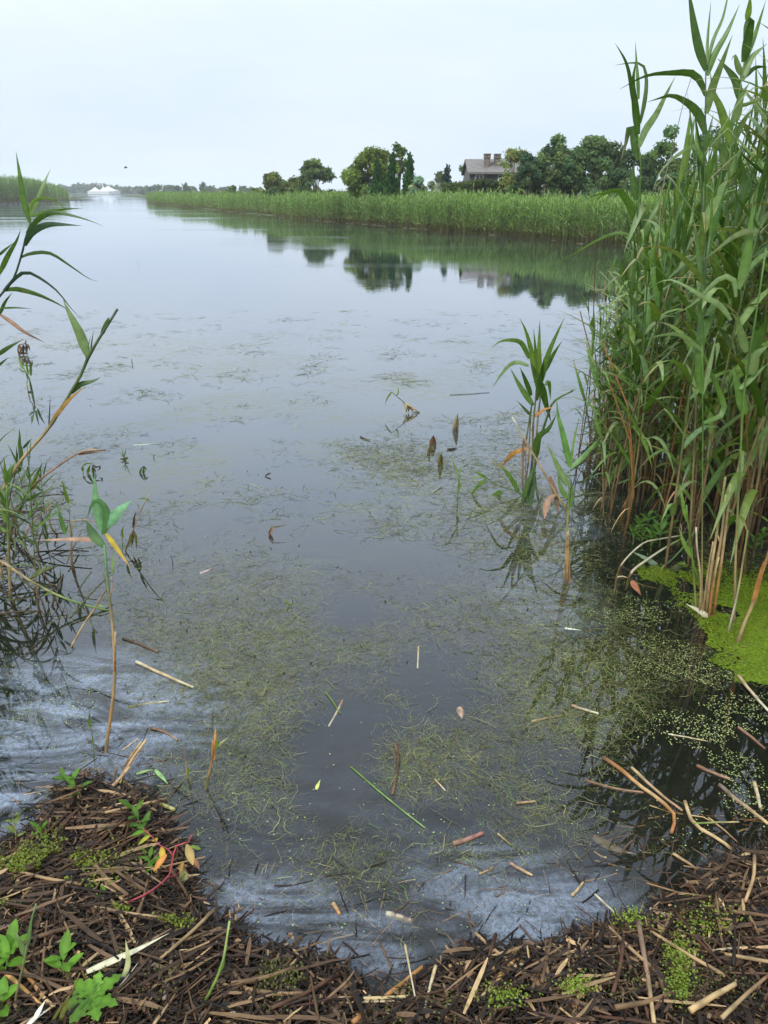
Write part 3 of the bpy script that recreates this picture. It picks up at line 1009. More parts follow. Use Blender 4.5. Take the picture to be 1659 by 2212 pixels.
bird.scale = (.7, .7, .7)

# ------------------------------------------------------------------ foreground helpers
G1, G2, G3 = (.044, .094, .013), (.082, .158, .026), (.145, .215, .075)  # third green is paler, with sky sheen put into the colour
GY, BR, TAN, ORG, PALE = (.125, .205, .034), (.16, .085, .045), (.40, .285, .14), (.36, .17, .05), (.46, .42, .29)
MOSS, DKB, PINK = (.10, .095, .03), (.045, .030, .020), (.27, .165, .105)


def proj(X, Y, Z=0.0):
    dz = Z - CAM_H
    f = Y * cp - dz * sp
    v = Y * sp + dz * cp
    return (X / f * FPX + 384) / SC, (-v / f * FPX + 512) / SC


def zscale(z, x, y, depth):
    return ZN[z][2] * SC / FPX * depth / ray(z, x, y)[1]


def on_ground(z, x, y, off=0.0):
    p = lay(z, x, y, 0)
    for _ in range(3):
        p = lay(z, x, y, max(float(hgt(p[0], p[1])), 0.0) + off)
    return p


VIEW = lambda p: nrm(p - np.array([0, 0, CAM_H]))


def leaf_mesh(P, w, col, K=12, twist=0.0, fold=.22, tip=None, base=.5, peak=.22, pw=1.5, mat=None, org=(0, 0, 0), name='leaf', up=None):
    P = curve(P, K)
    t = nrm(np.gradient(P, axis=0))
    if up is None:
        vd = VIEW(P)
    else:
        vd = np.tile(np.asarray(up, float), (K, 1))
    s0 = nrm(np.cross(t, vd))
    n0 = nrm(np.cross(s0, t))
    tw = (twist + np.linspace(-.25, .35, K) * (1 if twist >= 0 else -1))[:, None]
    s = s0 * np.cos(tw) + n0 * np.sin(tw)
    nn = np.cross(s, t)
    half = w / 2 * prof(K, base, peak, pw)
    v, q = vstrip((P - np.asarray(org))[None], s[None], nn[None], half[None], fold)
    c0 = np.array(col)
    c1 = c0 if tip is None else np.array(tip)
    f = np.clip((np.linspace(0, 1, K) - .55) / .45, 0, 1)[:, None]
    cc = c0 * (1 - f) + c1 * f
    cc = np.repeat(cc, 3, 0) * np.tile([[1.0], [1.22], [1.0]], (K, 1))
    A = Acc()
    A.add(v, q, cc)
    return A.mesh(name, mat or M_LEAF)


def stem_mesh(P, r0, r1, cols, K=14, S=6, org=(0, 0, 0), mat=None, name='stem', nodes=True):
    P = curve(P, K)
    A = Acc()
    rad = np.linspace(r0, r1, K)
    if nodes:
        rad = rad * (1 + .14 * (np.arange(K) % 4 == 2))
    v, q = tube((P - np.asarray(org))[None], rad[None], S, True)
    cs = np.array(cols, float)
    x = np.linspace(0, 1, len(cs))
    cc = np.stack([np.interp(np.linspace(0, 1, K), x, cs[:, k]) for k in range(3)], 1)
    if nodes:
        cc = cc * (1 - .35 * (np.arange(K) % 4 == 2))[:, None]
    A.add(v, q, np.repeat(cc, S, 0))
    return A.mesh(name, mat or M_STEM)


def hero(label, zone, stem, leaves, rw=5.0, cols=(TAN, G2, G2), depth=None, name='reed', cat='reed', group=None, lean=0.0, sink=.12, stems=(), stemname='stem'):
    """a plant traced by sight lines at the distance where its foot meets the water; leaves swing nearer or farther"""
    if depth is None:
        depth = lay(zone, *stem[0])[1]
    n_ = len(stem)
    P = [pt(zone, x, y, depth + lean * i / max(n_ - 1, 1)) for i, (x, y) in enumerate(stem)]
    root = empty(name, P[0], label, cat, group)
    if P[0][2] < .4:
        P = [P[0] - np.array([0, 0, sink]) - .15 * (P[1] - P[0]) * np.array([1, 1, 0])] + P
    r = rw / 2 * zscale(zone, *stem[0], depth)
    link(stemname, stem_mesh(P, r, r * .62, cols, org=P[0] * 0 + np.array(root.location)), root)
    for sxy, sr, sc_ in stems:
        P2 = [pt(zone, x, y, depth + random.uniform(-.03, .03)) for x, y in sxy]
        if P2[0][2] < .25:
            P2 = [P2[0] - np.array([0, 0, .1])] + P2
        link(stemname, stem_mesh(P2, sr / 2 * zscale(zone, *sxy[0], depth), sr * .35 * zscale(zone, *sxy[0], depth), sc_, org=np.array(root.location)), root)
    for lf in leaves:
        xy, w, col = lf[0], lf[1], lf[2]
        o = lf[3] if len(lf) > 3 else {}
        sw = o.get('swing', random.choice((-1, 1)) * random.uniform(.1, .32))
        kk = zscale(zone, *xy[0], depth)
        L = sum(math.dist(a, b) for a, b in zip(xy, xy[1:])) * kk
        m_ = len(xy) - 1
        Q = [pt(zone, x, y, depth + lean * .7 + sw * L * (i / m_) ** 1.3) for i, (x, y) in enumerate(xy)]
        link('leaf', leaf_mesh(Q, w * kk, col, twist=o.get('tw', random.uniform(-.35, .35)), tip=o.get('tip'), mat=o.get('mat', M_LEAF),
                               base=o.get('base', .5), peak=o.get('peak', .25), pw=o.get('pw', 1.5), org=np.array(root.location)), root)
    return root


def stick(label, zone, xy, w, cols, off=0.0, name='dead_reed', cat='dead reed', group=None, K=10, ends=None, mat=None, S=6):
    """a stalk lying on the litter or the water; off = height over what it lies on (per point or one value)"""
    offs = off if isinstance(off, (list, tuple)) else [off] * len(xy)
    P = np.array([on_ground(zone, x, y, o) for (x, y), o in zip(xy, offs)])
    m = P.mean(0)
    d = np.linalg.norm(P[0] - np.array([0, 0, CAM_H]))
    r = w / 2 * ZN[zone][2] * SC / FPX * (m[1] * cp + (CAM_H - m[2]) * sp)
    if isinstance(cols[0], float):
        cols = (cols, tuple(c * .8 for c in cols))
    P = curve(P, K)
    P[:, 2] += .25 * r + .15 * r * np.sin(np.arange(K) * 1.7)
    o = link(name, stem_mesh(P, r, r * .72, cols, K=K, S=S, org=m, mat=mat or M_DRY), None, m)
    return tag(o, label, cat, group)


def flat_leaf(label, zone, xy, w, col, off=.004, name='dead_leaf', cat='leaf', group=None, mat=None, tip=None):
    offs = off if isinstance(off, (list, tuple)) else [off] * len(xy)
    P = np.array([on_ground(zone, x, y, o) for (x, y), o in zip(xy, offs)])
    m = P.mean(0)
    k = ZN[zone][2] * SC / FPX * (m[1] * cp + (CAM_H - m[2]) * sp)
    o = link(name, leaf_mesh(P, w * k, col, org=m, mat=mat or M_DRY, up=(0, 0, -1), tip=tip, peak=.35, base=.6, name=name), None, m)
    return tag(o, label, cat, group)


# ------------------------------------------------------------------ the big reed stand on the right
S_Y = [740, 900, 1010, 1100, 1200, 1240, 1300, 1335]
S_X = [1345, 1290, 1278, 1300, 1345, 1440, 1560, 1625]
NODE_F = [.12, .20, .28, .36, .43, .50, .57, .64, .71, .78, .84, .90, .95, .985]
LEAFS = []
for i in range(14):
    r_ = np.random.default_rng(400 + i)
    L = r_.uniform(.60, .95)
    el = r_.uniform(.75, 1.2)
    s = np.linspace(0, 1, 9)
    kind = i % 4
    dr = (.18, .55, .95, 1.3)[kind] * r_.uniform(.8, 1.2)
    if kind == 3:                # kinked: rises then hangs
        kx_ = r_.uniform(.4, .6)
        x = np.where(s < kx_, s, kx_ + (s - kx_) * .65)
        z = np.where(s < kx_, s * math.tan(el) * .75, kx_ * math.tan(el) * .75 - (s - kx_) * r_.uniform(.7, 1.6))
        P = np.stack([x * L * .62, .05 * L * s ** 2, z * L * .5], 1)
    else:
        P = np.stack([L * s * math.cos(el) * (1 + .2 * s), r_.uniform(-.12, .12) * L * s ** 2, L * (s * math.sin(el) - dr * s ** 2.2)], 1)
    c = [G1, G2, G3, G3, (.065, .13, .018), G2, (.12, .19, .035)][i % 7]  # pale green comes up twice, painting sheen on more blades
    tip = [(.20, .19, .06), (.22, .17, .06), None, (.28, .21, .10)][i % 4]
    LEAFS.append(leaf_mesh(P, r_.uniform(.040, .060), c, K=10, twist=r_.uniform(-.3, .3), tip=tip, up=(0, .15, -1)))
UPLEAFS = []
for i in range(5):
    r_ = np.random.default_rng(430 + i)
    L = r_.uniform(.42, .70)
    s = np.linspace(0, 1, 7)
    P = np.stack([L * (.10 + .12 * i / 5) * s ** 1.3, .03 * L * s, L * s], 1)
    UPLEAFS.append(leaf_mesh(P, r_.uniform(.030, .048), [G1, G2, (.055, .12, .025)][i % 3], K=9, twist=r_.uniform(-.4, .4), up=(.3, 1, 0)))
DRYLEAFS = []
for i in range(4):
    r_ = np.random.default_rng(440 + i)
    L = r_.uniform(.3, .5)
    s = np.linspace(0, 1, 7)
    P = np.stack([L * .45 * s, .1 * L * s ** 2, L * (.45 * s - 1.15 * s ** 1.6)], 1)
    DRYLEAFS.append(leaf_mesh(P, r_.uniform(.016, .026), [BR, TAN, (.26, .15, .07), (.30, .22, .12)][i], K=8, twist=r_.uniform(-1, 1), up=(0, .3, -1), mat=M_DRY))


def reed_spec(seed):
    """stem curve (unit height) and leaf placements of one kind of reed"""
    r = np.random.default_rng(seed)
    s = np.linspace(0, 1, 12)
    b = r.normal(0, .05, 2)
    P = np.stack([b[0] * s ** 1.8, b[1] * s ** 1.8, s], 1)
    lv = []
    az = r.uniform(0, 6.28)
    for f in NODE_F:
        az += math.pi + r.normal(0, .45)
        f2 = f + r.uniform(-.02, .02)
        if f < .16:
            if r.uniform() < .55:
                lv.append((f2, az, 'dry', r.integers(0, 4), r.uniform(.7, 1.1)))
        elif f > .90:
            lv.append((min(f2, .99), az, 'up', r.integers(0, 5), r.uniform(.75, 1.05)))
        elif r.uniform() < .93:
            lv.append((f2, az, 'leaf', r.integers(0, 14), r.uniform(.75, 1.12) * (.92 if f < .40 else 1)))
    return P, lv


PROTO_H = 2.7
SPECS = [reed_spec(500 + i) for i in range(12)]
STEMS = [stem_mesh(P * PROTO_H, .0085, .0048, ((.13, .085, .04), (.22, .165, .065), (.12, .14, .04), (.075, .135, .035), (.075, .14, .04)), K=16, name='stem') for P, _ in SPECS]  # tan lower tones darkened to paint the shade inside the stand


def make_reed(i):
    P, lv = SPECS[i]
    root = empty('reed', (0, 0, 0))
    link('stem', STEMS[i], root)
    for f, az, kd, k, sc_ in lv:
        me = {'dry': DRYLEAFS, 'up': UPLEAFS, 'leaf': LEAFS}[kd][k]
        o = link('leaf', me, root)
        p = np.array([np.interp(f, np.linspace(0, 1, 12), P[:, j]) for j in range(3)]) * PROTO_H
        o.location, o.rotation_euler, o.scale = p, (0, 0, az), (sc_,) * 3
        g = random.uniform(.72, 1.28)
        o.color = (g * random.uniform(.9, 1.15), g, g * random.uniform(.8, 1.1), 1)
    return root


def copy_tree(o, parent=None):
    c = o.copy()
    COL.objects.link(c)
    if parent is not None:
        c.parent = parent
    for ch in o.children:
        copy_tree(ch, c)
    return c


cand = []
rs = np.random.default_rng(77)
tries = 0
while len(cand) < 460 and tries < 60000:
    tries += 1
    X, Y = rs.uniform(1.4, 8.5), rs.uniform(3.4, 10.5)
    xd, yd = proj(X, Y)
    if yd < 740 or yd > 1335 or xd > 2150:
        continue
    xl = np.interp(yd, S_Y, S_X) + 12 * math.sin(yd * .05)
    if xd < xl:
        continue
    if rs.uniform() > .55 + .45 * math.exp(-(xd - xl) / 150):
        continue
    if any((X - a) ** 2 + (Y - b) ** 2 < .045 ** 2 for a, b, *_ in cand):
        continue
    cand.append((X, Y, xd, yd, xd - xl))
cand.sort(key=lambda c: c[4] * .55 + (1335 - c[3]) * .35 + max(0, c[2] - 1700) * 1.2)


def stand_height(X, Y, xd):
    yt = np.interp(xd, [1270, 1330, 1370, 1450, 1500, 1545, 1620, 1750, 2200], [720, 600, 500, 430, 350, 190, 60, -40, -200]) + abs(rs.normal(0, 75)) - 25
    zt = pt('D', xd, yt, Y)[2]
    return float(np.clip(zt, 1.1, 3.35))


G_STAND = 'reeds of the dense stand on the right'
first_used = [False] * 12
protos = [None] * 12
ACC_ = {'n': 0}
for n_, (X, Y, xd, yd, _) in enumerate(cand[:165]):
    i = n_ % 12
    if protos[i] is None:
        protos[i] = make_reed(i)
        o = protos[i]
    else:
        o = copy_tree(protos[i])
        for ch in o.children:
            g = random.uniform(.75, 1.3)
            ch.color = (g * random.uniform(.9, 1.15), g, g * random.uniform(.8, 1.1), 1)
    h = stand_height(X, Y, xd)
    k = h / PROTO_H
    o.location = (X, Y, -.06)
    o.rotation_euler = (rs.normal(0, .035), rs.normal(-.03, .045), rs.uniform(0, 6.28))
    o.rotation_mode = 'ZYX'
    if _ < 70:
        o.rotation_euler = (rs.normal(0, .06), rs.normal(-.02, .06), rs.uniform(0, 6.28))
    kw_ = .55 + .45 * k
    o.scale = (kw_, kw_, k)
    tag(o, ('tall green reed on the open water side of the right stand' if _ < 60 else 'tall green reed standing over the duckweed at the front of the right stand' if yd > 1230 else
         'tall green reed at the right edge of the picture in the right stand' if xd > 1600 else 'tall green reed with arching leaves in the middle of the right stand'), 'reed', G_STAND)

# short young reeds about their feet
n_ = 0
for k in rs.permutation(200)[:46]:
    X, Y, xd, yd, dd = cand[k]
    o = copy_tree(protos[n_ % 12])
    o.location = (X + rs.normal(0, .12), Y + rs.normal(0, .12), -.05)
    o.rotation_mode = 'ZYX'
    q_ = rs.uniform(.34, .58)
    o.rotation_euler, o.scale = (rs.normal(0, .10), rs.normal(-.04, .12), rs.uniform(0, 6.28)), (q_ * 1.25, q_ * 1.25, q_)
    tag(o, 'short young green reed growing low among the stems of the right stand', 'reed', 'young reeds low in the right stand')
    n_ += 1

# reeds of the same kind standing on the left, just beside the view: they hang into it and darken the water
for n_ in range(46):
    o = copy_tree(protos[n_ % 12])
    Y = rs.uniform(2.9, 5.6)
    X = -(.53 * (Y * cp + CAM_H * sp) + rs.uniform(.28, 1.5))
    h = rs.uniform(1.7, 2.6)
    o.location, o.rotation_euler, o.scale = (X, Y, -.06), (rs.normal(0, .05), rs.normal(.02, .05), rs.uniform(0, 6.28)), (.9, .9, h / PROTO_H)
    tag(o, 'green reed standing in the water at the left border, its leaves or reflection showing', 'reed', 'reeds at the left border')

# the rest of the stand, beyond the first 165: one mass
A = Acc()
rest = cand[165:]
for n_, (X, Y, xd, yd, _) in enumerate(rest):
    P, lv = SPECS[rs.integers(0, 12)]
    h = stand_height(X, Y, xd) * rs.uniform(.8, 1.0)
    a = rs.uniform(0, 6.28)
    ca, sa = math.cos(a), math.sin(a)
    Q = np.stack([P[:, 0] * ca - P[:, 1] * sa, P[:, 0] * sa + P[:, 1] * ca, P[:, 2]], 1) * h + np.array([X, Y, -.06])
    v, q = tube(Q[::2][None], np.linspace(.0085, .004, 6)[None], 5)
    g = rs.uniform(.7, 1.2)
    A.add(v, q, np.repeat(np.linspace((.15, .10, .045), (.07, .13, .035), 6) * g, 5, 0))
    for f, az, kd, k, sc_ in lv:
        me = {'dry': DRYLEAFS, 'up': UPLEAFS, 'leaf': LEAFS}[kd][k]
        if '_np' not in ACC_:
            ACC_['_np'] = {}
        if me.name not in ACC_['_np']:
            vv = np.empty(len(me.vertices) * 3, np.float32)
            me.vertices.foreach_get('co', vv)
            qq = np.empty(len(me.loops), np.int32)
            me.loops.foreach_get('vertex_index', qq)
            cc = np.empty(len(me.vertices) * 4, np.float32)
            me.attributes['col'].data.foreach_get('color', cc)
            ACC_['_np'][me.name] = (vv.reshape(-1, 3), qq.reshape(-1, 4), cc.reshape(-1, 4)[:, :3])
        vv, qq, cc = ACC_['_np'][me.name]
        b = az + a
        cb, sb = math.cos(b), math.sin(b)
        p = np.array([np.interp(f, np.linspace(0, 1, 12), Q[:, j]) for j in range(3)])
        w = np.stack([vv[:, 0] * cb - vv[:, 1] * sb, vv[:, 0] * sb + vv[:, 1] * cb, vv[:, 2]], 1) * sc_ + p
        A.add(w, qq, cc * rs.uniform(.65, 1.2))
tag(link('reed_thicket', A.mesh('reed_thicket', M_LEAF)), 'dense mass of reeds filling the back of the right hand stand', 'reeds', None, 'stuff')

# dead straw coloured stems among them
DSTEM = []
for i in range(6):
    r_ = np.random.default_rng(700 + i)
    h = r_.uniform(.55, 1.7)
    P = np.array([[0, 0, -.1], [r_.normal(0, .03), r_.normal(0, .03), h * .5], [r_.normal(0, .10) * h, r_.normal(0, .08) * h, h]])
    DSTEM.append(stem_mesh(P, .0075, .0055, [((.20, .11, .05), TAN, (.34, .22, .10)), ((.12, .07, .04), ORG, TAN), ((.10, .07, .04), (.28, .18, .09), (.22, .15, .09))][i % 3], K=9, mat=M_DRY, name='dead_stem'))
n_ = 0
for X, Y, xd, yd, dd in [cand[k] for k in rs.permutation(230)[:70]]:
    o = link('dead_reed', DSTEM[n_ % 6], None, (X + rs.normal(0, .07), Y + rs.normal(0, .07), -.02))
    o.rotation_euler = (rs.normal(0, .10), rs.normal(0, .12), rs.uniform(0, 6.28))
    g = rs.uniform(.45, .95)  # dimming tint, shade between the reeds put into the stem colour
    o.color = (g, g, g, 1)
    tag(o, 'bare tan dead stem standing among the green reeds of the right stand', 'dead reed', 'dead stems among the right reed stand')
    n_ += 1
A = Acc()
for k in rs.integers(0, len(cand), 330):
    X, Y = cand[k][0] + rs.normal(0, .09), cand[k][1] + rs.normal(0, .09)
    h = rs.uniform(.3, 1.5)
    P = np.array([[X, Y, -.06], [X + rs.normal(0, .03), Y + rs.normal(0, .03), h * .5], [X + rs.normal(0, .11) * h, Y + rs.normal(0, .11) * h, h]])
    v, q = tube(curve(P, 4)[None], np.array([[.007, .0065, .006, .005]]), 5)
    c = np.array([TAN, ORG, (.25, .16, .09), (.16, .10, .06), (.33, .25, .14)][rs.integers(0, 5)]) * rs.uniform(.25, .70)  # straw tones scaled down to paint the dark inside of the stand
    cc = np.repeat(np.array([c * .4, c * .9, c, c * .9]), 5, 0)
    A.add(v, q, cc)
tag(link('dead_reed_tangle', A.mesh('dead_reed_tangle', M_DRY)), 'tangle of straw coloured dead stems at the foot of the right reed stand', 'dead reeds', None, 'stuff')

# reeds one can single out along the edge of the stand
hero('tall slender reed nearest the open water with blades fanning above the far trees', 'RB', [(30, 1450 + 3110), (110, 1000 + 3110), (170, 700 + 3110), (215, 300 + 3110), (240, 3105), (262, 2700), (266, 2300), (265, 1900), (270, 1600), (245, 1390)],
     [([(245, 1385), (215, 1100), (190, 850), (225, 600)], 74, G1, {'tw': .1}), ([(190, 1060), (160, 800), (110, 620), (5, 440)], 40, G1),
      ([(250, 1020), (240, 800), (228, 640), (215, 420)], 36, G2), ([(265, 1270), (310, 1050), (330, 850), (310, 700), (250, 650), (160, 648), (0, 672)], 44, G1, {'pw': 1.2}),
      ([(245, 1650), (215, 1500), (185, 1320), (150, 1320), (120, 1470), (60, 1670)], 84, G1, {'tip': (.24, .24, .16), 'pw': 1.2}), ([(255, 1510), (320, 1340), (430, 1180), (540, 960), (630, 780)], 74, G3),
      ([(225, 2060), (190, 1800), (215, 1640)], 74, G1), ([(235, 2262), (170, 2120), (60, 1985), (0, 1960), (-130, 2010), (-190, 2070)], 84, G2, {'pw': 1.2}), ([(240, 2330), (110, 2030), (0, 1955), (-330, 2060)], 64, G2, {'pw': 1.1}),
      ([(255, 2054 + 270), (330, 2054 + 60), (300, 2054 + 50), (230, 2054 + 200), (150, 2054 + 400), (100, 2054 + 540)], 88, G3), ([(255, 2054 + 470), (330, 2054 + 250), (420, 2054 + 100), (480, 2054 - 60)], 84, G2),
      ([(260, 2054 + 660), (290, 2054 + 550), (262, 2054 + 512), (195, 2054 + 590), (160, 2054 + 820), (130, 2054 + 950), (80, 2054 + 1080)], 66, G3),
      ([(245, 2054 + 880), (150, 2054 + 820), (0, 2054 + 815)], 30, G2), ([(265, 2054 + 1150), (150, 2054 + 1095), (60, 2054 + 1165), (-20, 2054 + 1260)], 56, G3, {'tip': (.3, .22, .15)}),
      ([(270, 2054 + 1410), (330, 2054 + 1290), (500, 2054 + 1080), (690, 2054 + 900)], 54, GY), ([(260, 2054 + 1580), (180, 2054 + 1450), (100, 2054 + 1300), (30, 2054 + 1225)], 62, G3),
      ([(270, 2054 + 1960), (200, 2054 + 1800), (100, 2054 + 1600), (0, 2054 + 1350)], 74, G2), ([(262, 2054 + 400), (60, 2054 + 340), (-140, 2054 + 400), (-420, 2054 + 560), (-780, 2054 + 775)], 30, G2, {'pw': 1.0})],
     rw=19, cols=((.16, .10, .05), PALE, (.17, .20, .06), G2, G2, G2, G2))
hero('tall reed whose top leaves spread like a fan out of the top of the picture', 'RB', [(800, 5220), (770, 4800), (735, 4260), (765, 3800), (800, 3130), (905, 2800), (930, 2100), (935, 1380), (940, 730)],
     [([(945, 725), (870, 500), (820, 270), (775, -20), (750, -180)], 86, G1, {'tw': .05, 'swing': .1}), ([(950, 650), (960, 400), (995, 0)], 30, G2), ([(955, 660), (1020, 400), (1110, 200), (1160, -10), (1200, -200)], 36, G2),
      ([(955, 780), (1030, 560), (1160, 330), (1290, 40)], 66, G2, {'swing': .1}), ([(940, 985), (880, 830), (790, 755), (640, 750), (330, 780), (50, 920)], 72, G1, {'pw': 1.0}),
      ([(935, 1370), (880, 1200), (780, 1080), (620, 990), (540, 990), (340, 1050)], 88, G1, {'pw': 1.1}), ([(945, 1170), (1010, 900), (1080, 720), (1215, 360)], 84, G3),
      ([(935, 1900), (1000, 1700), (1040, 1500)], 60, G2), ([(930, 1700), (850, 1500), (840, 1300)], 50, G2)], rw=17, cols=((.22, .14, .07), TAN, (.15, .19, .06), G2, G2, G2, (.05, .07, .06)))
hero('broad leaved reed right of the fan topped reed with a long blade arching left', 'RB', [(905, 5150), (960, 4500), (1000, 4110), (1050, 3700), (1120, 3110), (1150, 2500), (1165, 2000), (1180, 1800), (1195, 1480)],
     [([(1190, 1470), (1100, 1130), (1020, 950), (985, 740)], 86, GY, {'swing': .1}), ([(1195, 1500), (1330, 1250), (1440, 1100)], 74, G3), ([(1150, 1850), (1250, 1650), (1330, 1450)], 70, G3),
      ([(1170, 1650), (1090, 1520), (960, 1478), (700, 1560), (480, 1760), (400, 1950)], 58, G3, {'pw': 1.1}), ([(1160, 1750), (1090, 1500), (1085, 1380)], 70, G3),
      ([(1160, 2200), (1500, 1900), (1580, 1910)], 40, G2), ([(1160, 2150), (1330, 1900), (1240, 1460)], 84, G1, {'swing': .1}), ([(1150, 2500), (980, 2150), (850, 1650), (830, 1540)], 60, GY)],
     rw=19, cols=((.22, .12, .05), ORG, TAN, (.18, .22, .06), G2, G2, G2))
hero('thick leafed reed at upper right with a blade folded over near its top', 'RB', [(1020, 5200), (1110, 4850), (1180, 4350), (1240, 3500), (1250, 2500), (1255, 1800), (1250, 1250), (1290, 900), (1335, 640)],
     [([(1330, 640), (1370, 420), (1405, 225), (1385, 212), (1350, 260), (1325, 400)], 88, G1), ([(1365, 210), (1385, 80), (1400, -60)], 62, GY), ([(1290, 1030), (1250, 830), (1120, 660), (1060, 600)], 84, G1),
      ([(1310, 830), (1400, 600), (1570, 450)], 84, G3), ([(1300, 770), (1260, 640), (1240, 570), (1200, 620)], 60, G3), ([(1340, 640), (1450, 350), (1560, 0)], 50, G2), ([(1330, 800), (1450, 700), (1580, 690)], 50, G1),
      ([(1240, 1260), (1300, 1000), (1390, 850)], 90, G3), ([(1250, 1100), (1400, 1060), (1600, 980)], 36, G2)], rw=18, cols=(ORG, TAN, (.2, .16, .06), G2, G2, G2))
hero('short reed with two upright pale blades between the two tallest reeds', 'RB', [(560, 4700), (600, 4000), (640, 3200), (655, 2500), (670, 1870)],
     [([(672, 1870), (730, 1600), (790, 1100)], 62, GY, {'swing': .05}), ([(680, 1870), (770, 1500), (835, 1180)], 64, G2, {'swing': .1}), ([(640, 2300), (650, 1950), (660, 1700)], 50, GY), ([(660, 2100), (800, 1800), (860, 1750)], 60, G1),
      ([(650, 2700), (760, 2400), (900, 2250)], 70, G2), ([(640, 3000), (560, 2700), (500, 2550)], 70, G3)], rw=17, cols=(BR, TAN, (.15, .18, .05), G2, G2))
hero('dry bare stalk leaning right above the shorter reeds', 'RB', [(440, 3200), (480, 2050), (560, 1700), (640, 1350), (720, 1020), (790, 800)], [], rw=9, cols=(BR, TAN, (.22, .17, .14), (.10, .09, .10)), depth=4.6)
# a few large blades in the middle of the stand
hero('reed with broad vertical blades in the middle of the right stand', 'RC', [(900, 4300), (905, 3000), (910, 2300), (905, 1980), (900, 1500)],
     [([(900, 1990), (870, 1700), (900, 1380), (880, 1050)], 84, G2, {'swing': .1}), ([(905, 2000), (985, 1700), (1050, 1380)], 50, G3), ([(900, 1500), (890, 1250), (870, 900)], 60, G1),
      ([(905, 1560), (700, 1400), (520, 1390), (300, 1440)], 50, G3), ([(910, 2300), (1130, 2170), (1000, 1800), (880, 1500), (830, 1380)], 60, G2)], rw=17, cols=(TAN, (.2, .17, .07), G2, G2))
hero('reed at the right edge with wide pale blades crossing the stem', 'RC', [(1230, 4350), (1250, 3600), (1310, 2350), (1350, 1800), (1390, 1600), (1470, 1100), (1560, 500)],
     [([(1270, 920), (1340, 700), (1400, 300), (1430, 0)], 100, G2, {'swing': .1}), ([(1360, 1570), (1280, 1300), (1260, 1150)], 84, G3), ([(1400, 1570), (1500, 1380), (1580, 1200)], 120, G1), ([(1390, 1800), (1450, 1600), (1590, 1500)], 130, G3),
      ([(1290, 1950), (1450, 1800), (1580, 1680)], 60, G2), ([(1340, 2212), (1280, 1950), (1210, 1700)], 100, G2), ([(1250, 1000), (1230, 830), (1130, 790), (1000, 880), (850, 1040), (700, 1140), (540, 1190)], 56, G3, {'pw': 1.1}),
      ([(1490, 330), (1350, 330), (1200, 400), (1000, 560), (880, 640)], 60, (.13, .17, .06), {'pw': 1.1}), ([(1200, 1240), (1080, 1080), (900, 990), (700, 870), (560, 820), (410, 870)], 60, G3, {'pw': 1.1})],
     rw=24, cols=(BR, TAN, (.16, .18, .05), GY, G2, G2))
hero('green reed with grey blades low at the front of the right stand', 'RD', [(735, 1900), (700, 1420), (660, 1100), (650, 950)], [([(655, 1100), (620, 950), (590, 750)], 38, GY), ([(700, 1420), (620, 1280), (580, 1150)], 46, GY), ([(705, 1430), (680, 1250), (670, 1140)], 20, G2)],
     rw=20, cols=(TAN, GY, G2), stems=(([(855, 1980), (800, 1750), (735, 1560), (700, 1430)], 22, (PALE, GY, G2)),))
hero('tan and orange bundle of old stems at the near corner of the right stand', 'RD', [(850, 1960), (880, 1700), (960, 1250), (1000, 860)], [([(880, 1985), (760, 1900), (640, 1840)], 50, PALE, {'mat': M_DRY, 'base': .8})], rw=27, cols=((.2, .1, .05), ORG, TAN, (.2, .22, .07)), name='reed_bundle',
     cat='reeds', stems=(([(820, 1950), (860, 1600), (930, 1150), (1000, 700)], 26, (BR, TAN, (.2, .2, .06))), ([(890, 1955), (935, 1650), (985, 1300), (1045, 760)], 26, (BR, ORG, TAN, (.2, .22, .06))), ([(770, 1850), (775, 1600), (745, 1350), (735, 1150)], 20, (BR, TAN, PALE)),
                         ([(800, 1880), (850, 1500), (890, 1280)], 20, (BR, TAN, TAN)), ([(860, 1930), (900, 1600), (940, 1420)], 24, (ORG, ORG, TAN))))
hero('leaning tan stalk with orange sheath standing in the duckweed', 'RD', [(1110, 2190), (1180, 1990), (1250, 1830), (1310, 1620), (1390, 1380), (1480, 1100)], [([(1250, 1840), (1300, 1640), (1345, 1450)], 44, ORG, {'mat': M_DRY, 'base': .9, 'pw': 3})], rw=32, cols=((.2, .12, .06), TAN, ORG, TAN), name='dead_reed', cat='dead reed')
hero('thin tan stalk rising from the bright duckweed left of the leaning one', 'RD', [(1025, 2090), (1060, 1950), (1110, 1740), (1150, 1500), (1200, 1180)], [], rw=20, cols=((.03, .025, .02), PALE, TAN, GY), name='dead_reed', cat='dead reed')
hero('pale broken straw bent over at the foot of the stand, pointing at open water', 'RD', [(30, 1600), (110, 1605), (250, 1670), (390, 1700)], [], rw=15, cols=(PALE, TAN, TAN), depth=None, name='dead_reed', cat='dead reed')
hero('thick pale straw propped diagonally at the foot of the stand', 'RD', [(150, 1560), (300, 1440), (450, 1340), (600, 1255)], [], rw=26, cols=(TAN, PALE, GY), name='dead_reed', cat='dead reed', depth=lay('RD', 150, 1560)[1], lean=.25)
hero('kinked straw lying over the foot of the stand', 'RD', [(60, 1490), (250, 1300), (400, 1260), (600, 1225)], [], rw=18, cols=(TAN, PALE, PALE), name='dead_reed', cat='dead reed', lean=.3)
hero('pale green blade bent down to the black water at the foot of the stand', 'RD', [(420, 1530), (520, 1440), (620, 1330), (730, 1180)], [([(640, 1480), (560, 1510), (470, 1620), (400, 1730), (345, 1850)], 66, G3, {'peak': .4}), ([(410, 1520), (300, 1440), (160, 1370)], 50, (.2, .27, .18))], rw=20, cols=((.2, .22, .1), G1, G2), name='reed', cat='reed', lean=.1)

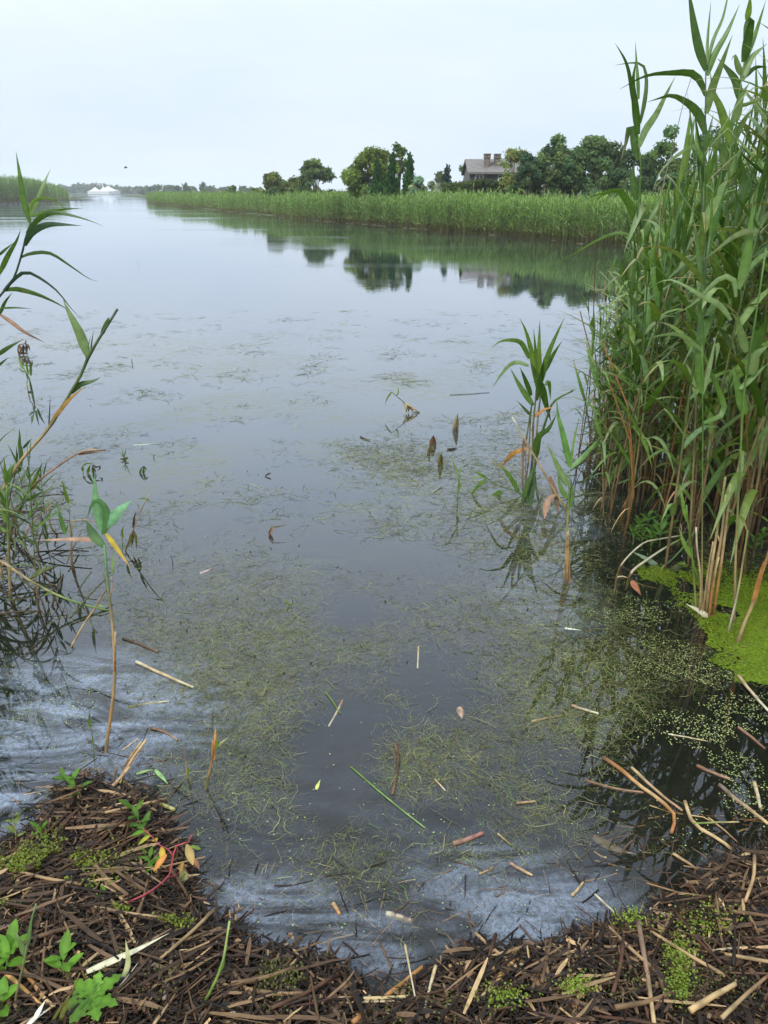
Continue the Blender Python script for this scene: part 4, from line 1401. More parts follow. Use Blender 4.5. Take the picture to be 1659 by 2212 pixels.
# ---------------- tuft and reed standing free in the water in front of the stand
tuft = [([(265, 450), (240, 270), (205, 140), (168, 65)], 34, GY), ([(280, 450), (262, 230), (252, 125)], 26, G2), ([(290, 430), (285, 250), (290, 75)], 30, GY), ([(300, 450), (340, 280), (440, 55)], 34, G2),
        ([(300, 410), (380, 270), (425, 200)], 32, G2), ([(225, 310), (190, 230), (150, 200), (60, 202), (-5, 245)], 30, G2), ([(222, 352), (160, 330), (110, 345), (60, 400), (0, 490)], 26, G3), ([(250, 590), (170, 470), (112, 365)], 36, G2),
        ([(240, 530), (200, 430), (170, 360)], 30, G1), ([(240, 655), (190, 600), (150, 558)], 18, G1), ([(300, 455), (325, 570), (358, 690)], 42, G1), ([(285, 500), (270, 420), (235, 330)], 40, G2), ([(270, 560), (300, 400), (315, 300)], 34, G1),
        ([(320, 470), (345, 450), (355, 560)], 24, G2), ([(250, 660), (320, 612), (380, 600)], 20, ORG, {'mat': M_DRY})]
hero('leafy tuft of reeds standing alone in the water left of the big stand', 'R5', [(245, 925), (250, 700), (265, 550), (275, 400)], tuft, rw=14, cols=((.15, .1, .06), (.16, .15, .06), G2),
     stems=(([(190, 910), (215, 750), (245, 560)], 12, (DKB, (.2, .17, .08), G1)), ([(265, 920), (275, 700), (300, 480)], 13, (TAN, (.24, .2, .08), G2)), ([(222, 900), (232, 700), (240, 600)], 10, (TAN, (.18, .14, .06), G1)), ([(270, 860), (340, 640), (380, 560), (490, 500)], 16, ((.15, .14, .05), G1, G2))))
hero('single young reed on a bundle of tan stems in front of the tuft', 'RA', [(822, 1640), (816, 1200), (830, 1000), (842, 620)],
     [([(842, 610), (790, 350), (740, 150), (722, -20)], 58, (.10, .22, .05), {'swing': .1}), ([(850, 612), (872, 420), (930, 150)], 26, GY), ([(850, 612), (950, 530), (1115, 345)], 48, (.10, .20, .05)), ([(825, 780), (735, 600), (632, 388)], 58, G3),
      ([(820, 895), (765, 800), (733, 668)], 46, (.10, .19, .04)), ([(832, 985), (862, 850), (850, 700)], 40, (.09, .18, .04))], rw=22, cols=(BR, TAN, (.22, .24, .08), (.11, .20, .05)),
     stems=(([(792, 1610), (806, 1400), (815, 1180)], 16, (BR, TAN, TAN)), ([(843, 1640), (832, 1400), (826, 1180)], 16, (BR, ORG, TAN)), ([(805, 1630), (812, 1400), (818, 1200)], 14, (BR, ORG, TAN))))
hero('long straw coloured stem broken and leaning left behind the young reed', 'RA', [(825, 1005), (720, 850), (600, 640), (430, 350), (325, 160)],
     [([(660, 700), (715, 860), (735, 1045)], 46, PINK, {'mat': M_DRY, 'base': .7, 'pw': 3}), ([(722, 858), (660, 890), (625, 980), (615, 1080)], 58, PINK, {'mat': M_DRY, 'base': .4, 'peak': .6}), ([(430, 350), (420, 500), (430, 850)], 26, PINK, {'mat': M_DRY})],
     rw=24, cols=(GY, TAN, TAN, PALE), depth=lay('RA', 700, 1060)[1], name='dead_reed', cat='dead reed')
hero('drooping dark green reed blades dipping into the water under the tuft', 'RA', [(415, 955), (470, 800), (530, 590), (560, 350)], [([(410, 960), (470, 760), (535, 560)], 56, G1, {'base': .3, 'peak': .4}), ([(478, 985), (500, 800), (525, 570)], 58, (.05, .10, .04), {'peak': .45}),
     ([(535, 530), (560, 340), (650, 265), (725, 130)], 66, G1)], rw=14, cols=(G1, G2), name='reed')
hero('rust brown leaf hanging out left of the tuft over the water', 'RA', [(440, 860), (445, 600), (450, 440)], [([(455, 440), (330, 490), (228, 605)], 46, (.28, .14, .03), {'mat': M_DRY, 'peak': .5})], rw=10, cols=(PINK, BR), name='dead_reed', cat='dead reed')
hero('thin green stem bowed low across the water left of the tuft', 'S5', [(1510, 1130), (1300, 1050), (1190, 975), (1100, 930), (1050, 925)], [([(1190, 975), (1120, 938), (1050, 922)], 22, GY), ([(1185, 978), (1110, 975), (1050, 992)], 20, GY), ([(1200, 990), (1120, 1060), (1042, 1165)], 34, G2), ([(1490, 1115), (1380, 930), (1230, 820)], 40, G2, {'tip': TAN}), ([(1330, 1100), (1290, 1130), (1225, 1140)], 50, G2)],
     rw=10, cols=(G1, G2), depth=lay('S5', 1420, 1140)[1], name='reed')
hero('slim young green shoot standing alone in the water left of the tuft', 'S5', [(940, 1215), (940, 1150), (952, 960)], [([(946, 968), (912, 880), (884, 775)], 18, GY), ([(952, 1000), (958, 940), (965, 858)], 16, GY), ([(956, 1075), (975, 1040), (1000, 1020)], 14, GY), ([(945, 1100), (955, 1040), (955, 1000)], 24, GY)], rw=11, cols=((.05, .07, .02), GY, GY), name='reed_shoot')

# ---------------- left side
hero('long dark reed leaning in from the left edge, its leaves trailing right', 'R6', [(-150, 1080), (0, 890), (75, 800), (125, 660), (160, 520), (182, 450)],
     [([(180, 450), (145, 330), (122, 190), (95, 20)], 37, G2, {'swing': .05, 'tw': .1}), ([(185, 410), (230, 300), (270, 200), (306, 125)], 27, G3), ([(183, 415), (186, 345), (220, 310), (300, 305), (350, 335), (402, 376)], 17, GY), ([(190, 415), (260, 392), (400, 370), (495, 367)], 20, G2),
      ([(160, 515), (230, 430), (320, 390), (440, 410), (540, 440), (615, 470)], 30, G1, {'pw': 1.1}), ([(148, 590), (190, 510), (280, 465), (380, 462), (490, 470)], 42, (.035, .07, .03), {'pw': 1.2}), ([(125, 660), (190, 635), (300, 635), (420, 710), (530, 785), (595, 806)], 22, G1, {'pw': 1.0}),
      ([(20, 860), (115, 765), (185, 755), (330, 850), (430, 970), (497, 1040)], 22, (.03, .055, .03), {'pw': 1.0}), ([(30, 858), (100, 850), (230, 885), (360, 945), (420, 985)], 30, G1, {'pw': 1.1})], rw=15, cols=(G1, (.035, .06, .03), (.05, .08, .04)), depth=4.3)
hero('reed blade sticking in at the left edge below the long reed', 'R6', [(-60, 900), (-30, 840), (0, 760)], [([(-5, 760), (50, 645), (100, 560), (125, 490)], 30, G2), ([(-10, 650), (40, 605), (85, 570)], 16, G1), ([(0, 1000), (30, 930), (75, 870)], 20, G1), ([(0, 965), (90, 962), (195, 968)], 12, G2), ([(-20, 1250), (50, 1200), (140, 1150)], 26, G1), ([(-10, 1310), (20, 1285), (50, 1260)], 14, G1)], rw=10, cols=(G1, G2), depth=4.2)
hero('rusty dead leaf drooping in from the left edge over the water', 'R6', [(-80, 960), (-30, 985), (5, 1003)], [([(0, 1003), (70, 1050), (150, 1110), (270, 1172)], 26, PINK, {'mat': M_DRY, 'tip': DKB})], rw=8, cols=(BR, BR), depth=4.2, name='dead_leaf', cat='leaf')
hero('bent reed with snapped top rising diagonally from lower left', 'R6', [(-40, 2130), (20, 2050), (110, 1900), (200, 1790), (290, 1690), (370, 1560), (430, 1460), (500, 1340), (530, 1260), (610, 1120), (660, 1045), (705, 970)],
     [([(530, 1255), (475, 1110), (405, 975), (378, 905)], 58, G3, {'swing': .1, 'tw': .1}), ([(425, 1475), (475, 1425), (555, 1402), (607, 1378)], 36, G1), ([(612, 1118), (635, 1060), (655, 1018)], 26, G1, {'pw': 4, 'base': .8}), ([(545, 1225), (552, 1160), (562, 1095)], 9, G1),
      ([(515, 1285), (528, 1200), (546, 1128)], 9, G1), ([(300, 1660), (370, 1565), (440, 1490), (520, 1430)], 26, (.30, .17, .05), {'mat': M_DRY}), ([(292, 1690), (297, 1600), (302, 1480)], 8, DKB)], rw=22, cols=(TAN, TAN, TAN, (.2, .2, .06), (.10, .14, .04), (.08, .11, .04), (.05, .06, .03)), depth=3.75)
hero('brown broken stem with a split end reaching over the water at left', 'RE', [(330, 640), (450, 520), (640, 380), (820, 262), (980, 222), (1140, 220)], [([(820, 260), (980, 212), (1100, 222)], 26, TAN, {'mat': M_DRY, 'pw': 3}), ([(850, 268), (980, 245), (1095, 232)], 22, BR, {'mat': M_DRY, 'pw': 3})], rw=26, cols=(BR, (.30, .18, .10), (.26, .15, .08), BR), depth=3.8, name='dead_reed', cat='dead reed')
hero('yellow green reed at the left edge with tan rotting base', 'RE', [(118, 1830), (105, 1600), (90, 1200), (80, 800), (72, 590)], [([(70, 590), (55, 450), (43, 290)], 40, GY), ([(88, 570), (110, 440), (172, 338)], 64, G2), ([(75, 850), (30, 740), (-10, 640)], 50, G2), ([(70, 1000), (20, 880), (0, 800)], 46, GY), ([(60, 700), (20, 650), (-5, 600)], 40, G3),
     ([(60, 1100), (20, 1060), (0, 1020)], 40, GY)], rw=34, cols=(BR, TAN, GY, GY), name='reed')
hero('dark shoot with a square cut leaf crossing the bent reed', 'RE', [(40, 1300), (80, 900), (130, 620), (175, 420), (200, 190)], [([(208, 450), (228, 300), (226, 150)], 44, G2, {'pw': 6, 'base': .7}), ([(205, 200), (212, 80), (205, -30)], 32, G2), ([(248, 198), (300, 140), (342, 88)], 28, G1), ([(180, 460), (200, 440), (240, 380)], 16, G1)], rw=12, cols=(G1, DKB, DKB), name='reed_shoot')
hero('bushy green shoot behind the brown broken stem', 'RE', [(105, 1150), (180, 950), (250, 750), (320, 600), (300, 400)], [([(320, 535), (300, 450), (297, 385)], 44, GY), ([(340, 610), (400, 480), (466, 348)], 40, GY), ([(470, 490), (490, 400), (512, 318)], 14, G1), ([(310, 620), (390, 615), (442, 665)], 50, G2),
     ([(280, 765), (380, 710), (482, 650)], 40, G1), ([(370, 740), (395, 790), (402, 872)], 26, GY), ([(330, 500), (400, 420), (480, 390)], 14, GY), ([(250, 800), (220, 720), (150, 640)], 26, G2)], rw=22, cols=((.15, .14, .05), (.14, .16, .05), GY, G1), name='reed_shoot',
     stems=(([(110, 1060), (200, 900), (290, 740)], 16, (TAN, (.2, .2, .07), GY)), ([(60, 1150), (130, 980), (200, 830)], 16, (BR, TAN, (.2, .2, .07)))))
hero('yellow straw slanting down from the left edge into the water', 'RE', [(0, 1405), (160, 1520), (300, 1612), (550, 1750), (850, 1870), (1170, 1950)], [([(480, 1790), (520, 1760), (550, 1730)], 26, GY), ([(1040, 1880), (1100, 1900), (1170, 1895)], 24, GY)], rw=32, cols=(TAN, TAN, (.30, .30, .10), GY, GY), depth=lay('RE', 1170, 1950)[1], name='dead_reed', cat='dead reed')
hero('pale green broad leaf lying behind the yellow straw', 'RE', [(310, 1620), (330, 1600)], [([(320, 1610), (420, 1540), (585, 1465)], 60, (.22, .27, .13), {'peak': .5})], rw=8, cols=(GY, GY), name='reed_leaf', cat='leaf')
hero('muddy brown stem arching over the water behind the broken reed base', 'RE', [(95, 880), (300, 885), (470, 930), (600, 990), (720, 1070), (960, 1290)], [([(380, 910), (390, 950), (385, 970)], 26, BR, {'mat': M_DRY}), ([(620, 1010), (625, 1060), (635, 1140)], 14, DKB, {'mat': M_DRY}), ([(480, 940), (490, 1000), (485, 1130)], 14, DKB, {'mat': M_DRY}), ([(540, 960), (545, 990), (530, 1030)], 18, DKB, {'mat': M_DRY})],
     rw=36, cols=(BR, (.12, .075, .045), (.13, .08, .05), (.3, .19, .11)), name='dead_reed', cat='dead reed')
hero('small reed with one upright leaf beside a folded tan stalk', 'RE', [(795, 1500), (775, 1300), (765, 1150), (752, 980), (750, 800)], [([(746, 795), (705, 680), (668, 530)], 38, GY), ([(705, 1120), (655, 950), (612, 790)], 50, (.10, .20, .04)), ([(712, 1100), (728, 1040), (735, 990)], 20, GY), ([(748, 790), (765, 760), (785, 740)], 20, (.3, .35, .2))], rw=13, cols=(BR, TAN, GY), name='reed',
     stems=(([(775, 1440), (772, 1200), (770, 985)], 24, (BR, (.34, .2, .1), TAN)), ([(770, 985), (900, 970), (1030, 992)], 15, (TAN, TAN, PINK)), ([(830, 1650), (800, 1480), (775, 1390)], 18, (DKB, DKB, BR))))
hero('broad leafed light green reed standing on a tall tan base at lower left', 'R7', [(635, 1935), (662, 1740), (688, 1500), (682, 1250), (668, 1090), (648, 940), (640, 840), (627, 690)],
     [([(612, 610), (575, 430), (567, 265)], 52, (.16, .31, .15), {'swing': .05, 'peak': .35, 'tw': .1}), ([(622, 630), (643, 510), (600, 428), (555, 440), (523, 530)], 46, (.09, .2, .07), {'peak': .3}), ([(640, 590), (700, 500), (790, 420)], 62, (.18, .36, .20), {'peak': .4, 'tw': .1}), ([(625, 700), (562, 630), (515, 538)], 56, (.085, .16, .06), {'peak': .45}),
      ([(634, 620), (700, 710), (782, 827)], 30, (.36, .26, .03), {'mat': M_DRY, 'tip': ORG, 'base': .4}), ([(632, 705), (570, 662), (420, 655), (222, 662)], 28, PINK, {'mat': M_DRY}), ([(672, 860), (680, 780), (678, 705)], 20, G3)], rw=21, cols=((.16, .09, .05), TAN, ORG, TAN, TAN, TAN, (.15, .24, .11), (.13, .24, .10)),
     stems=(([(425, 1305), (500, 1170), (575, 1060), (642, 945)], 13, (TAN, TAN, BR)), ([(688, 1500), (690, 1350), (692, 1210)], 15, (ORG, ORG, TAN)), ([(660, 1000), (672, 950), (668, 880)], 10, (PINK, PINK, TAN))))
hero('thin tan stub leaning right with dark weed hanging on it', 'RE', [(1355, 1310), (1440, 1080), (1530, 850), (1628, 678)], [([(1440, 1090), (1470, 1180), (1475, 1290)], 36, MOSS), ([(1420, 1120), (1400, 1220), (1370, 1290)], 36, MOSS), ([(1440, 1060), (1450, 950), (1470, 880)], 26, DKB, {'mat': M_DRY}), ([(1430, 1110), (1430, 1200), (1420, 1260)], 30, MOSS), ([(1620, 770), (1560, 740), (1480, 748)], 22, GY)], rw=16, cols=(MOSS, BR, TAN, TAN), name='dead_reed', cat='dead reed')
hero('small green shoot poking up left of the weedy stub', 'RE', [(1320, 1310), (1324, 1200), (1330, 1160)], [([(1326, 1165), (1318, 1100), (1336, 1030)], 26, GY), ([(1340, 1290), (1340, 1250), (1344, 1220)], 14, GY)], rw=10, cols=(G1, GY), name='reed_shoot')
hero('tiny tuft of grass on a floating clump, farthest of the left shoots', 'RE', [(1345, 330), (1342, 280)], [([(1342, 290), (1325, 240), (1328, 190)], 12, GY), ([(1345, 285), (1355, 230), (1362, 180)], 14, GY), ([(1340, 295), (1310, 260), (1300, 235)], 10, G2), ([(1350, 310), (1375, 300), (1380, 325)], 22, MOSS), ([(1335, 320), (1310, 310), (1300, 325)], 22, MOSS), ([(1345, 330), (1345, 300), (1340, 290)], 40, MOSS)], rw=14, cols=(MOSS, GY), name='grass_tuft', cat='grass')
hero('folded green reed leaf arched over with its tips in the water', 'RE', [(900, 470), (890, 430), (905, 380)], [([(900, 385), (940, 360), (985, 368), (1000, 385)], 20, GY), ([(902, 440), (888, 410), (905, 375)], 30, GY), ([(945, 468), (960, 420), (975, 370)], 34, GY), ([(1000, 380), (1040, 400), (1085, 385)], 22, DKB), ([(1010, 470), (1000, 420), (990, 380)], 30, G1), ([(1080, 385), (1075, 420), (1040, 440)], 16, DKB), ([(1000, 400), (1030, 440), (1020, 470)], 14, DKB)], rw=10, cols=(G1, GY), name='reed_shoot')
hero('short bent green reed leaf standing alone right of the folded one', 'RE', [(1548, 465), (1546, 420), (1540, 395)], [([(1510, 470), (1525, 420), (1540, 393)], 24, G2), ([(1540, 395), (1570, 415), (1585, 440)], 28, G1), ([(1548, 465), (1552, 430), (1560, 410)], 30, G2)], rw=10, cols=(G1, GY), name='reed_shoot')
hero('sparse young shoots on a mossy lump far left in the water', 'R6', [(195, 1470), (175, 1390), (140, 1320)], [([(185, 1370), (185, 1320), (195, 1275)], 15, G2), ([(170, 1360), (160, 1310), (155, 1270)], 12, GY), ([(140, 1330), (120, 1290), (105, 1255)], 16, GY), ([(150, 1350), (130, 1340), (112, 1325)], 12, GY), ([(195, 1465), (160, 1480), (110, 1478)], 22, MOSS), ([(190, 1470), (215, 1485), (235, 1490)], 18, MOSS)], rw=10, cols=(DKB, G1, GY), name='reed_shoot',
     stems=(([(188, 1460), (180, 1420), (178, 1380)], 8, (G1, GY)), ([(160, 1420), (165, 1390), (155, 1350)], 7, (TAN, GY))))
hero('dark basket shaped clump of dead stalks in the water far left', 'R6', [(115, 1245), (108, 1215), (115, 1185), (150, 1178)], [([(150, 1178), (170, 1190), (182, 1225)], 12, DKB), ([(118, 1190), (125, 1215), (120, 1250)], 16, BR), ([(140, 1185), (140, 1215), (140, 1255)], 16, DKB), ([(160, 1185), (158, 1220), (165, 1250)], 18, DKB), ([(150, 1178), (155, 1165), (158, 1150)], 8, BR), ([(112, 1230), (140, 1235), (175, 1235)], 16, DKB)], rw=10, cols=(DKB, BR, BR), name='dead_reed_clump', cat='dead reeds')
for zz, xy, lb in (('R6', [(793, 1300), (790, 1270)], 'tiny pair of twigs standing in open water left of middle'), ('R7', [(923, 172), (925, 150)], 'short black stub standing in open water behind the channel'), ('R7', [(1036, 800), (1030, 770), (1025, 752)], 'thin dark twig upright in the left weed bed')):
    hero(lb, zz, xy, [], rw=6, cols=(DKB, DKB), name='twig', cat='twig')
hero('tiny arched green shoot standing in the weed in mid picture', 'S3', [(445, 1425), (465, 1410), (462, 1380), (455, 1360)], [([(440, 1420), (430, 1390), (440, 1368)], 12, GY), ([(430, 1418), (450, 1410), (460, 1415)], 12, G2)], rw=5, cols=(G1, DKB), name='reed_shoot')
hero('black V shaped twig sticking out of the water in mid channel', 'S3', [(302, 645), (318, 636), (335, 627)], [([(304, 640), (318, 633), (335, 625)], 10, DKB, {'pw': 5, 'base': .8})], rw=8, cols=(DKB, DKB), name='twig', cat='twig', depth=lay('S3', 318, 646)[1])
hero('pink brown curled dead leaf standing in the channel', 'S3', [(330, 1000), (322, 985), (342, 950)], [([(325, 1000), (340, 970), (348, 948)], 22, PINK, {'mat': M_DRY}), ([(345, 952), (390, 945), (440, 935)], 10, MOSS)], rw=10, cols=(DKB, BR), name='dead_leaf', cat='leaf')
hero('bent reed stem with a triangular fan of dead leaves on its right, in open water', 'S5', [(585, 392), (520, 350), (450, 297), (395, 252), (345, 210)], [([(345, 210), (310, 260), (284, 325)], 18, GY), ([(388, 247), (405, 215), (403, 165)], 14, GY), ([(450, 300), (475, 350), (445, 405)], 26, (.26, .22, .13), {'mat': M_DRY}), ([(490, 325), (500, 360), (495, 395)], 26, (.14, .12, .05), {'mat': M_DRY}),
     ([(520, 340), (545, 365), (590, 388)], 22, (.3, .25, .14), {'mat': M_DRY}), ([(470, 315), (480, 360), (475, 400)], 26, MOSS, {'mat': M_DRY}), ([(510, 345), (530, 370), (530, 395)], 22, DKB, {'mat': M_DRY}), ([(600, 392), (560, 392), (510, 400)], 14, MOSS, {'mat': M_DRY}), ([(455, 305), (500, 330), (580, 385)], 14, TAN, {'mat': M_DRY})], rw=8, cols=(MOSS, MOSS, DKB, DKB), name='reed', depth=lay('S5', 560, 398)[1])
for lb, xy, w, c in (('tall pale split stub standing in the water, rightmost of the stubs', [(920, 545), (928, 480), (940, 403)], 44, (.26, .22, .13)), ('pointed brown stub in the water, top one of the close pair', [(717, 690), (718, 650), (724, 600)], 50, BR),
                     ('pointed mossy stub in the water nearest the young shoot', [(786, 872), (788, 820), (790, 752)], 40, (.13, .11, .03)), ('smallest thin stub, between the two pointed stubs', [(680, 768), (684, 735), (692, 698)], 24, (.14, .12, .05))):
    hero(lb, 'S5', xy, [([(xy[0][0] - w * .4, xy[0][1]), (xy[1][0] - w * .3, xy[1][1]), xy[2]], w * .55, c, {'mat': M_DRY, 'base': .9, 'pw': 2}), ([(xy[0][0] + w * .4, xy[0][1]), (xy[1][0] + w * .25, xy[1][1]), xy[2]], w * .5, tuple(k * .6 for k in c), {'mat': M_DRY, 'base': .9, 'pw': 2})], rw=w * .4, cols=(DKB, c), name='reed_stub', cat='stub')

# broken stems standing in the tangle at the left edge
for n_ in range(12):
    xd, yd = rs.uniform(-50, 130), rs.uniform(1140, 1330)
    p = lay('D', xd, yd)
    o = link('dead_reed', DSTEM[n_ % 6], None, (p[0], p[1], -.03))
    o.scale = (.8, .8, rs.uniform(.15, .42))
    o.rotation_euler = (rs.normal(0, .25), rs.normal(0, .25), rs.uniform(0, 6.28))
    g = rs.uniform(.35, .9)
    o.color = (g, g * rs.uniform(.9, 1.1), g, 1)
    tag(o, 'short broken stem standing in the dark tangle at the left edge', 'dead reed', 'broken stems in the left tangle')
for n_ in range(9):
    p = lay('D', rs.uniform(-60, 105), rs.uniform(1070, 1330))
    o = copy_tree(protos[n_ % 12])
    q_ = rs.uniform(.22, .40)
    o.location, o.rotation_euler, o.scale = (p[0], p[1], -.04), (rs.normal(0, .15), rs.normal(0, .15), rs.uniform(0, 6.28)), (q_ * 1.2, q_ * 1.2, q_)
    tag(o, 'small green reed shoot standing in the tangle at the left edge', 'reed', 'green shoots in the left tangle')
A = Acc()
for n_ in range(80):
    p = lay('D', rs.uniform(-120, 250) * rs.uniform(.3, 1), rs.uniform(1060, 1345))
    a, L = rs.uniform(0, 6.28), rs.uniform(.08, .45)
    z0, z1 = rs.uniform(-.02, .05), rs.uniform(-.02, .10)
    d = np.array([math.cos(a), math.sin(a), 0]) * L / 2
    P = np.array([p - d + [0, 0, z0], p + [0, 0, (z0 + z1) / 2 + .01], p + d + [0, 0, z1]])
    r0 = rs.uniform(.0025, .006)
    v, q = tube(curve(P, 4)[None], np.array([[r0, r0, r0 * .9, r0 * .7]]), 5)
    c = np.array([DKB, MOSS, BR, (.11, .12, .04), MOSS, (.22, .16, .08)][rs.integers(0, 6)]) * rs.uniform(.3, .8)
    A.add(v, q, c)
tag(link('dead_reed_tangle', A.mesh('dead_reed_tangle', M_WET)), 'dark tangle of rotting fallen stems in the water at the left edge', 'dead reeds', None, 'stuff')

# ---------------- shore plants
def broad_leaf(parent, base, direction, L, w, col, droop=.3, K=8, lobes=0, name='leaf'):
    d = nrm(np.asarray(direction, float))
    s = np.linspace(0, 1, K)
    P = np.asarray(base) + d * (L * s)[:, None]
    P[:, 2] -= droop * L * s ** 2
    sd_ = nrm(np.cross(d, [0, 0, 1.]) + 1e-6)
    half = w / 2 * np.sin(np.clip(s * .96 + .04, 0, 1) * math.pi) ** .8
    if lobes:
        half = half * (1 + .22 * np.sign(np.sin(s * math.pi * 2 * lobes)) * (s > .1) * (s < .93))
    A = Acc()
    o = np.array(parent.location)
    nn = np.cross(sd_, d)
    v, q = vstrip((P - o)[None], np.tile(sd_, (1, K, 1)), np.tile(nn * (1 if nn[2] > 0 else -1), (1, K, 1)), half[None], .18)
    cc = np.repeat(np.tile(np.array(col), (K, 1)), 3, 0) * np.tile([[1.0], [1.3], [1.0]], (K, 1))
    A.add(v, q, cc)
    return link(name, A.mesh(name, M_HERB), parent)


def herb(label, zone, foot, tops, leafL, leafW, n, col, name='smartweed', cat='plant', stemcol=(.14, .14, .04), w=5, group=None, seed=0, up=.5):
    """little leafy herb: stem through tops (zone points), lance leaves in spirals"""
    r = np.random.default_rng(seed + 900)
    p0 = on_ground(zone, *foot, .025)
    dep = p0[1]
    root = empty(name, p0, label, cat, group)
    P = [p0 - np.array([0, 0, .03]), p0] + [pt(zone, x, y, dep + .03 * (i + 1)) for i, (x, y) in enumerate(tops)]
    k = zscale(zone, *foot, dep)
    link('stem', stem_mesh(P, w * k / 2, w * k * .3, (stemcol, col), K=9, org=np.array(root.location)), root)
    C = curve(P[1:], 20)
    az = r.uniform(0, 6.28)
    for j in range(n):
        az += 2.4
        f = .25 + .75 * j / max(n - 1, 1)
        b = C[int(f * 19)]
        e = up + .5 * f * r.uniform(.5, 1)
        sc_ = r.uniform(.75, 1.15)
        g = r.uniform(.8, 1.2)
        broad_leaf(root, b, (math.cos(az) * math.cos(e), math.sin(az) * math.cos(e), math.sin(e)), leafL * 1.35 * k * sc_, leafW * 1.45 * k * sc_, [c * g for c in col], .22)
    return root


LG, LG2 = (.10, .215, .022), (.075, .155, .022)
herb('bright smartweed seedling with long drooping leaves on the litter at lower left', 'RF', (575, 640), [(570, 520), (560, 440)], 200, 66, 6, LG, seed=1, w=14)
herb('bright leafy smartweed at the left edge of the litter', 'RF', (40, 640), [(60, 520), (80, 420), (90, 380)], 210, 70, 10, LG, seed=2, w=14)
herb('second leafy plant cut by the left edge near the bottom', 'RF', (-10, 1000), [(0, 900), (10, 800)], 220, 90, 7, LG, seed=3, w=14)
herb('low ragged green plant in the bottom left corner', 'RF', (70, 1040), [(90, 980), (100, 950)], 150, 80, 7, LG, seed=4, w=12)
herb('four leaved seedling on the wet litter at the water edge left', 'R8', (640, 790), [(620, 750), (612, 735)], 75, 24, 5, LG, seed=5, w=6)
herb('small green sprig standing in the water left of the red stem', 'R8', (915, 660), [(905, 600), (900, 550), (880, 530)], 62, 20, 9, LG2, seed=6, w=7)
herb('tiny green seedling on the litter near the pale leaf', 'R8', (650, 1060), [(648, 1040), (645, 1030)], 36, 16, 4, LG, seed=7, w=5)
herb('slender sprig with narrow leaves by the left scum patch', 'R8', (240, 440), [(238, 390), (235, 350)], 60, 20, 6, LG2, seed=8, w=6)
herb('small plant with reddish stem at the left edge beside the scum', 'R8', (95, 450), [(95, 380), (75, 300)], 60, 20, 6, (.15, .2, .05), stemcol=(.30, .05, .03), seed=9, w=9)
herb('arching smartweed with yellowing leaf behind the litter spit', 'R8', (490, 200), [(470, 130), (410, 80), (370, 60)], 80, 24, 9, LG2, stemcol=(.25, .10, .04), seed=10, w=9)
herb('long green smartweed stem leaning out over the water by the bamboo coloured straw', 'R8', (900, 400), [(850, 350), (825, 300), (795, 245)], 95, 28, 8, LG2, seed=11, w=9)
herb('small bright sprout at the end of the moss at lower middle left', 'R8', (905, 1255), [(905, 1240), (905, 1230)], 36, 20, 5, (.2, .3, .03), seed=12, w=5)
SWP = ((220, 1150), (300, 1100), (370, 1190), (410, 1230), (480, 1180), (250, 1240), (330, 1280), (170, 1220), (450, 1120), (1260, 1330), (1330, 1250))
for i, (x, y) in enumerate(SWP):
    herb('%s small leafy smartweed from the left at the feet of the right stand' % ('first second third fourth fifth sixth seventh eighth ninth tenth last'.split()[sorted(q_[0] for q_ in SWP).index(x)]), 'RD', (x, y + 60), [(x, y), (x + 10, y - 60)], 84, 30, 9, (.075, .15, .03), seed=30 + i, w=8, group='smartweeds at the foot of the right reed stand')

# red stemmed smartweed
p0 = on_ground('R8', 690, 832)
root = empty('smartweed', p0, 'red stemmed smartweed with yellow and orange leaves sprawling over the water edge', 'plant')
RED = (.26, .03, .04)
dep0 = p0[1]


def rp(x, y, h):
    return on_ground('R8', x, y, h)


br = [[(670, 838, .02), (780, 800, .03), (900, 742, .05), (1008, 652, .07), (1030, 590, .09), (1040, 520, .10), (1070, 452, .12), (1120, 458, .12), (1150, 400, .14)],
      [(1036, 525, .10), (1010, 490, .11), (955, 460, .12), (905, 405, .13), (860, 365, .13)], [(1008, 655, .07), (1060, 640, .06), (1090, 600, .05)]]
for i, b in enumerate(br):
    P = [rp(*q_) for q_ in b]
    link('stem', stem_mesh(P, (.0036, .0026, .0018)[i], (.0025, .002, .0015)[i], (RED, RED, (.35, .06, .05)), K=16, org=p0), root)
for (x, y, h), (dx, dy), L, c in (((940, 440, .12), (-.3, .4), .055, (.48, .36, .03)), ((970, 470, .11), (.2, -.6), .05, (.50, .34, .05)), ((1000, 520, .11), (-.5, -.6), .06, (.45, .20, .05)), ((905, 405, .13), (-.6, -.2), .05, (.34, .34, .05)), ((1120, 458, .12), (.4, -.7), .07, (.40, .28, .10)),
                                  ((1140, 470, .12), (.6, .1), .04, (.20, .28, .05)), ((1100, 560, .08), (-.1, -.5), .035, (.35, .2, .05)), ((1090, 600, .05), (.3, -.7), .07, (.26, .26, .09)), ((1150, 400, .14), (.1, .3), .03, (.25, .06, .05)), ((1160, 540, .05), (.3, -.3), .04, (.30, .14, .07)), ((860, 365, .13), (-.4, .5), .06, LG2), ((870, 380, .13), (-.8, .1), .06, LG)):
    broad_leaf(root, rp(x, y, h), (dx, dy, -.25), L, L * .42, c, .2)

